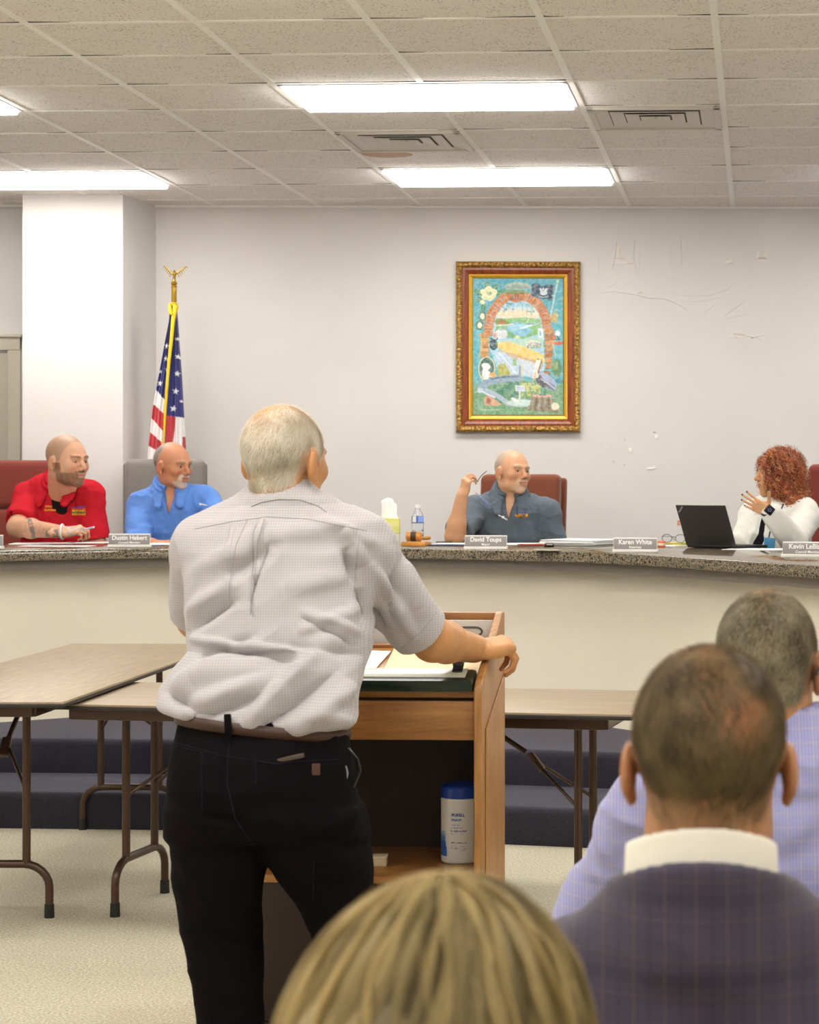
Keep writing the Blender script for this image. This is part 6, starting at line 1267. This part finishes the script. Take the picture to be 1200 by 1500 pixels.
# tape measure / clip holster hanging at his right hip
hp = P(509, 1122, 5.02); m = MB(); m.tube([P(497, 1090, 5.0)-hp, P(512, 1098, 5.0)-hp, P(524, 1112, 5.0)-hp, P(528, 1128, 5.0)-hp, P(522, 1144, 5.0)-hp, P(515, 1156, 5.0)-hp], .003, 8)
o = m.build('hip_cord', M_BLKP, root); o.location = hp-A3(root.location); m = MB(); m.tube([P(506, 1122, 4.97)-hp, P(509, 1132, 4.97)-hp, P(507, 1142, 4.97)-hp], .003, 6); o = m.build('key_clip', plain('steel_clip', '#9a9a9c', .3, .8), root); o.location = hp-A3(root.location)
M_BLKL = plain('black_leather', '#17130f', .35)
for px_, yy in ((328, 5.06), (500, 5.02)):
    x0 = P(px_, 0, 5.0)[0]; S_ = Field((x0-.09, yy-.16, -.01), (x0+.09, yy+.26, .13), .005); S_.cone((x0, yy-.04, .05), (x0, yy+.16, .035), .045, .038, .03); S_.cone((x0, yy, .05), (x0, yy, .1), .045, .05, .02); S_.plane((0, 0, .003), (0, 0, -1)); Vs, Fs = S_.mesh(); np_mesh('shoe', Vs, Fs, M_BLKL, root)

# ---- audience
def audience_chair(x, y, label):
    o = thing('stacking_chair', label, 'chair', (x, y, 0), 0, 'audience chairs below the picture'); m = MB(); m.box((0, 0, .425), (.44, .42, .05), .02, seg=3); m.build('seat', M_CGREY, o)
    m = MB(); m.box((0, -.235, .64), (.42, .035, .26), .015, (.1, 0, 0), seg=3); m.build('backrest', M_CGREY, o)
    for sx in (-1, 1):
        for sy in (-1, 1): MB().tube([(sx*.19, sy*.16, .40), (sx*.21, sy*.20, .0)], .011, 8).build('leg', M_BLKP, o)
        MB().tube([(sx*.19, -.17, .41), (sx*.19, -.215, .52), (sx*.19, -.24, .74)], .010, 8).build('back_frame', M_BLKP, o)
def jacket_torso(D, off, mat, name, root, seed, collar_h=None, sleeves=True, h=.0045, amp=.005):
    return polo(root, D, mat, h, off=off, long=True, open_=0, name=name, amp=amp, seed=seed, collar_=False, extra=collar_h)
# lavender shirt man
Y = 3.35; k = Y/FPX; hc = P(1126, 979, Y)
D = dict(root=(hc[0], Y+.02, 0), head=hc, R=look(math.radians(-14), -.05), s=.98, sl=P(985, 1152, 3.36), sr=P(1290, 1152, 3.36), neck=P(1135, 1092, 3.34), waist=P(1135, 1390, 3.38), fwd=(0, 1, 0), belly=.15, chest=.12, wide=.01, armr=(.056, .047, .03), neckr=.062,
         armL=(P(983, 1160, 3.37), P(885, 1345, 3.50), P(900, 1330, 3.72)), armR=(P(1292, 1160, 3.37), P(1350, 1345, 3.5), P(1300, 1340, 3.74)), ho={}, skinopt=dict(skin='#b98558', red='#a0552e', stubble='#7b7058', stubamt=.6), eyes=True)
root, body, _ = figure('seated man with cropped grey hair in a lavender checked shirt, from behind', D, .0042); V, F = D['hv']
short_hair(root, V, F, hc, D['R'], .98, 30000, .011, .0008, '#564f3c', '#c4bb9e', 0, lambda x, y, z: 1-.6*np.exp(-((x)**2+(y+.01)**2)/.002)*(z > .07), seed=11, lift=.25)
def shirtcol(E, Rm):
    nb = A3(D['neck']); ax_, ff, up_ = Rm.T; E.cone(nb-up_*.03, nb+up_*.028+ff*.01, .086, .074, .015); E.cone(nb-up_*.1, nb+up_*.12+ff*.02, .067, .066, .003, 's'); E._op(lambda X, Y_, Z: np.maximum(np.sqrt((X-nb[0])**2+(Y_-nb[1])**2)-.115, -(Z-nb[2]-.062+.15*(Y_-nb[1])))+0*Z, nb+(0, 0, .1), .13, .003, 's')
M_LAV = check_cloth('lavender_check_shirt', ('#7f80b2', '#999bca'), [(0, .020, .0016, 0, '#bfa69a', .5), (2, .020, .0016, 0, '#bfa69a', .45), (0, .005, .002, 0, '#c8c8e6', .35)], .8, .1)
polo(root, D, M_LAV, .0045, off=.016, long=True, open_=0, name='shirt', amp=.014, seed=23, collar_=False, extra=shirtcol, wide=.01)
seated_legs(root, D, M_NAVY, 0, (0, 1)); audience_chair(hc[0], Y+.08, 'chair under the man in the lavender shirt')
g0 = MB(); q0 = hc+D['R'] @ np.array((.084, -.02, .012)); q1 = hc+D['R'] @ np.array((.078, .09, .012)); g0.tube([q0+D['R'] @ np.array((-.004, -.02, -.018)), q0, q1], .0022, 6); q0 = hc+D['R'] @ np.array((-.084, -.02, .012)); q1 = hc+D['R'] @ np.array((-.078, .09, .012)); g0.tube([q0, q1], .0022, 6)
o = thing('eyeglasses', 'dark glasses worn by the man in the lavender shirt', 'glasses', hc); o2 = g0.build('temples', M_BLKP, o, org=hc); m = MB()
for q in (-1, 1): m.tube([D['R'] @ np.array((q*.034+.024*math.cos(v), .104, .008+.017*math.sin(v))) for v in np.linspace(0, 2*PI, 18)], .0014, 6)
m.tube([D['R'] @ np.array(v) for v in ((-.078, .09, .012), (-.058, .104, .012))], .0018, 6); m.tube([D['R'] @ np.array(v) for v in ((.078, .09, .012), (.058, .104, .012))], .0018, 6); m.tube([D['R'] @ np.array(v) for v in ((-.01, .104, .012), (.01, .104, .012))], .0016, 6); m.build('rims', M_BLKP, o)
# plaid suit man
Y = 2.30; hc = P(1039, 1122, Y)
D = dict(root=(hc[0], Y, 0), head=hc, R=look(math.radians(-2), -.03), s=1.03, sl=P(812, 1470, 2.31), sr=P(1280, 1470, 2.31), neck=P(1030, 1330, 2.28), waist=P(1040, 1800, 2.32), fwd=(0, 1, 0), belly=.15, chest=.12, wide=.02, armr=(.058, .05, .032), neckr=.058,
         armL=(P(812, 1480, 2.32), P(740, 1760, 2.42), P(800, 1800, 2.66)), armR=(P(1280, 1480, 2.32), P(1350, 1760, 2.42), P(1300, 1800, 2.66)), ho=dict(ears=.88, flare=.15), skinopt=dict(skin='#b27e54', red='#a5502e', stubble='#7a6448', stubamt=.45), eyes=True)
def spot_(V, C_, tips):
    L_ = local(V, hc, D['R'], 1.03); g = np.exp(-((L_[:, 0]-.030)**2+(L_[:, 1]+.085)**2+(L_[:, 2]-.062)**2)/.0012); return mixc(C_, g*.9, '#b0683f')
D['skinfn'] = spot_
D['handL'] = (D['armL'][2], (.5, .8, -.2), (0, 0, 1), dict(curl=(.3, .3, .3, .3))); D['handR'] = (D['armR'][2], (-.5, .8, -.2), (0, 0, 1), dict(curl=(.3, .3, .3, .3)))
root, body, _ = figure('seated man in a dark plaid suit jacket and white collar, from behind', D, .004); V, F = D['hv']
def bsp(x, y, z): return (1-.97*np.exp(-((x-.030)**2+(y+.085)**2+(z-.062)**2)/.0012))*(1-.35*np.exp(-((x+.0)**2+(y+.05)**2)/.0010)*(z > .08))
short_hair(root, V, F, hc, D['R'], 1.03, 32000, .021, .00042, '#473a26', '#a8936a', 0, lambda x, y, z: bsp(x, y, z)*(.04+.96*smooth01(z, -.045, .0)), seed=13, lift=.12, jit=.22, flow=lambda l: np.stack([l[:, 0]*4+np.where(l[:, 2] > .07, .4, 0), -.6+0*l[:, 0], -1-0*l[:, 0]], 1))
nb = P(1028, 1280, 2.266)
E = Field(nb-(.14, .14, .12), nb+(.14, .16, .10), .0035); E.cone(nb-(0, 0, .06), nb+(0, .012, .040), .082, .0775, .01); E.cone(nb-(0, 0, .12), nb+(0, .02, .12), .0715, .0715, .003, 's'); E._op(lambda X, Y_, Z: -(Z-(nb[2]+.042)+.25*(Y_-nb[1]+.0)+1.6*(X-nb[0])**2)+0*X, nb+(0, 0, .1), .1, .003, 's')
cloth('shirt_collar', E, cloth_mat('white_shirt', '#e6e0d0', '#f0ebdd'), root, .0008)
def jcol(E, Rm): ax_, ff, up_ = Rm.T; E.cone(nb-up_*.06, nb-up_*.002-ff*.004, .100, .088, .03); E.cone(nb-up_*.02, nb+up_*.12+ff*.02, .083, .082, .003, 's'); E._op(lambda X, Y_, Z: np.maximum(np.sqrt((X-nb[0])**2+(Y_-nb[1])**2)-.125, -(Z-nb[2]-.012+.15*(Y_-nb[1])+2.0*(X-nb[0])**2))+0*Z, nb+(0, 0, .06), .13, .003, 's')
M_PLAID = check_cloth('plaid_suit', ('#2f2a3a', '#3a3446'), [(0, .0155, .0045, .2, '#232032', .55), (2, .078, .013, .1, '#1f1d30', .65), (2, .0195, .004, .3, '#2a2638', .4), (0, .0310, .0011, .55, '#7d634f', .5), (2, .039, .0010, .55, '#7d634f', .3), (0, .0031, .0012, 0, '#5e5468', .35)], .85, .15)
polo(root, D, M_PLAID, .0045, off=.018, long=True, open_=0, name='suit_jacket', amp=.004, seed=29, collar_=False, extra=jcol, wide=.01)
seated_legs(root, D, M_NAVY, 0, (0, 1)); audience_chair(hc[0], Y+.10, 'chair under the man in the plaid suit')
# blond woman
Y = 1.45; hc = P(632, 1580, Y)+np.array((0, .01, 0)); s = .95
D = dict(root=(hc[0], Y, 0), head=hc, R=look(.05, 0), s=s, sl=hc+(-.165, 0, -.25), sr=hc+(.165, 0, -.25), neck=hc+(0, -.01, -.18), waist=hc+(0, .02, -.55), fwd=(0, 1, 0), belly=.13, chest=.11, armr=(.045, .038, .026), neckr=.048,
         armL=(hc+(-.165, .01, -.26), hc+(-.20, .06, -.52), hc+(-.12, .25, -.53)), armR=(hc+(.165, .01, -.26), hc+(.20, .06, -.52), hc+(.12, .25, -.53)), ho={}, skinopt=dict(skin='#c99a70'))
D['handL'] = (D['armL'][2], (.3, .9, -.2), (0, 0, 1), dict(curl=(.3, .3, .3, .3), s=.9)); D['handR'] = (D['armR'][2], (-.3, .9, -.2), (0, 0, 1), dict(curl=(.3, .3, .3, .3), s=.9))
root, body, _ = figure('blond woman in the front, only the top of her head showing', D, .005)
polo(root, D, cloth_mat('grey_top', '#6b6a70', '#7c7b82'), .006, off=.014, long=True, open_=0, name='blouse', amp=.004, seed=37, collar_=False); seated_legs(root, D, M_NAVY, 0, (0, 1)); audience_chair(hc[0], Y+.10, 'chair under the blond woman')
E = Field(hc-(.16, .17, .32), hc+(.16, .15, .16), .004); E.ell(hc+(0, -.01, .005), (.101, .112, .122), None, .02); E.cone(hc+(0, -.04, -.02), hc+(0, -.06, -.24), .098, .085, .03); E.ell(hc+(0, .11, -.05), (.062, .06, .10), None, .02, 's')
Vh, Fh = E.mesh()
def bl_col(az, n_): 
    t_ = np.clip(n_, 0, 1)[:, None]; return np.array(srgb('#56482e'))*(1-t_)+np.array(srgb('#d6be82'))*t_
azv = np.arctan2(Vh[:, 0]-hc[0], Vh[:, 1]-hc[1]); hm = np_mesh('hair', Vh, Fh, vcol('hair_mass2', .5), root, bl_col(azv, vnoise(np.stack([np.cos(azv)*6, np.sin(azv)*6, 0*azv], 1), 1, 4)*.7))
rng = np.random.default_rng(9); n_ = 9000; az0 = rng.uniform(0, 2*PI, n_); K = 16; V = []; crown = hc+np.array((.012, .01, 0))
cl = vnoise(np.stack([np.cos(az0)*7, np.sin(az0)*7, 0*az0], 1), 1, 4); cl2 = vnoise(np.stack([np.cos(az0)*22, np.sin(az0)*22, 0*az0], 1), 1, 8); tone = np.clip(.15+1.0*(cl*.6+cl2*.6-.25)+rng.normal(0, .12, n_), 0, 1); lift = .002+.010*cl2*rng.random(n_); st = rng.uniform(0, .25, n_)**1.0
prev = []
for j in range(K):
    th_ = (st+(1-st)*j/(K-1))*PI*.62; az = az0+.10*np.sin(th_*3+cl*9)*(j/K)+.04*np.sin(th_*9+az0*30)
    r_ = 1; x = (.101+lift)*np.sin(th_)*np.sin(az); y = (.112+lift)*np.sin(th_)*np.cos(az); z = (.122+lift)*np.cos(th_)
    prev.append(np.stack([x+.010*np.cos(th_)*1, y-.01, z], 1)+hc+(0, 0, .005))
V = []; wdt = .0009
for j in range(K):
    tg = prev[min(j+1, K-1)]-prev[max(j-1, 0)]; nr_ = prev[j]-hc; sd = np.cross(tg, nr_); sd /= np.linalg.norm(sd, axis=1)[:, None]+1e-9; V += [prev[j]-sd*wdt, prev[j]+sd*wdt]
V = np.stack(V, 1).reshape(-1, 3); b_ = np.arange(n_)*2*K; Fq = np.concatenate([np.stack([b_+2*i, b_+2*i+1, b_+2*i+3, b_+2*i+2], 1) for i in range(K-1)])
yl_ = (V[:, 1]-hc[1]); keep = ~((V[Fq].mean(1)[:, 1] > hc[1]+.085) & (V[Fq].mean(1)[:, 2] < hc[2]+.03)); np_mesh('hair_strands', V, Fq[keep], hair_mat('hair_strand'), hm, np.repeat(bl_col(None, tone), 2*K, 0))
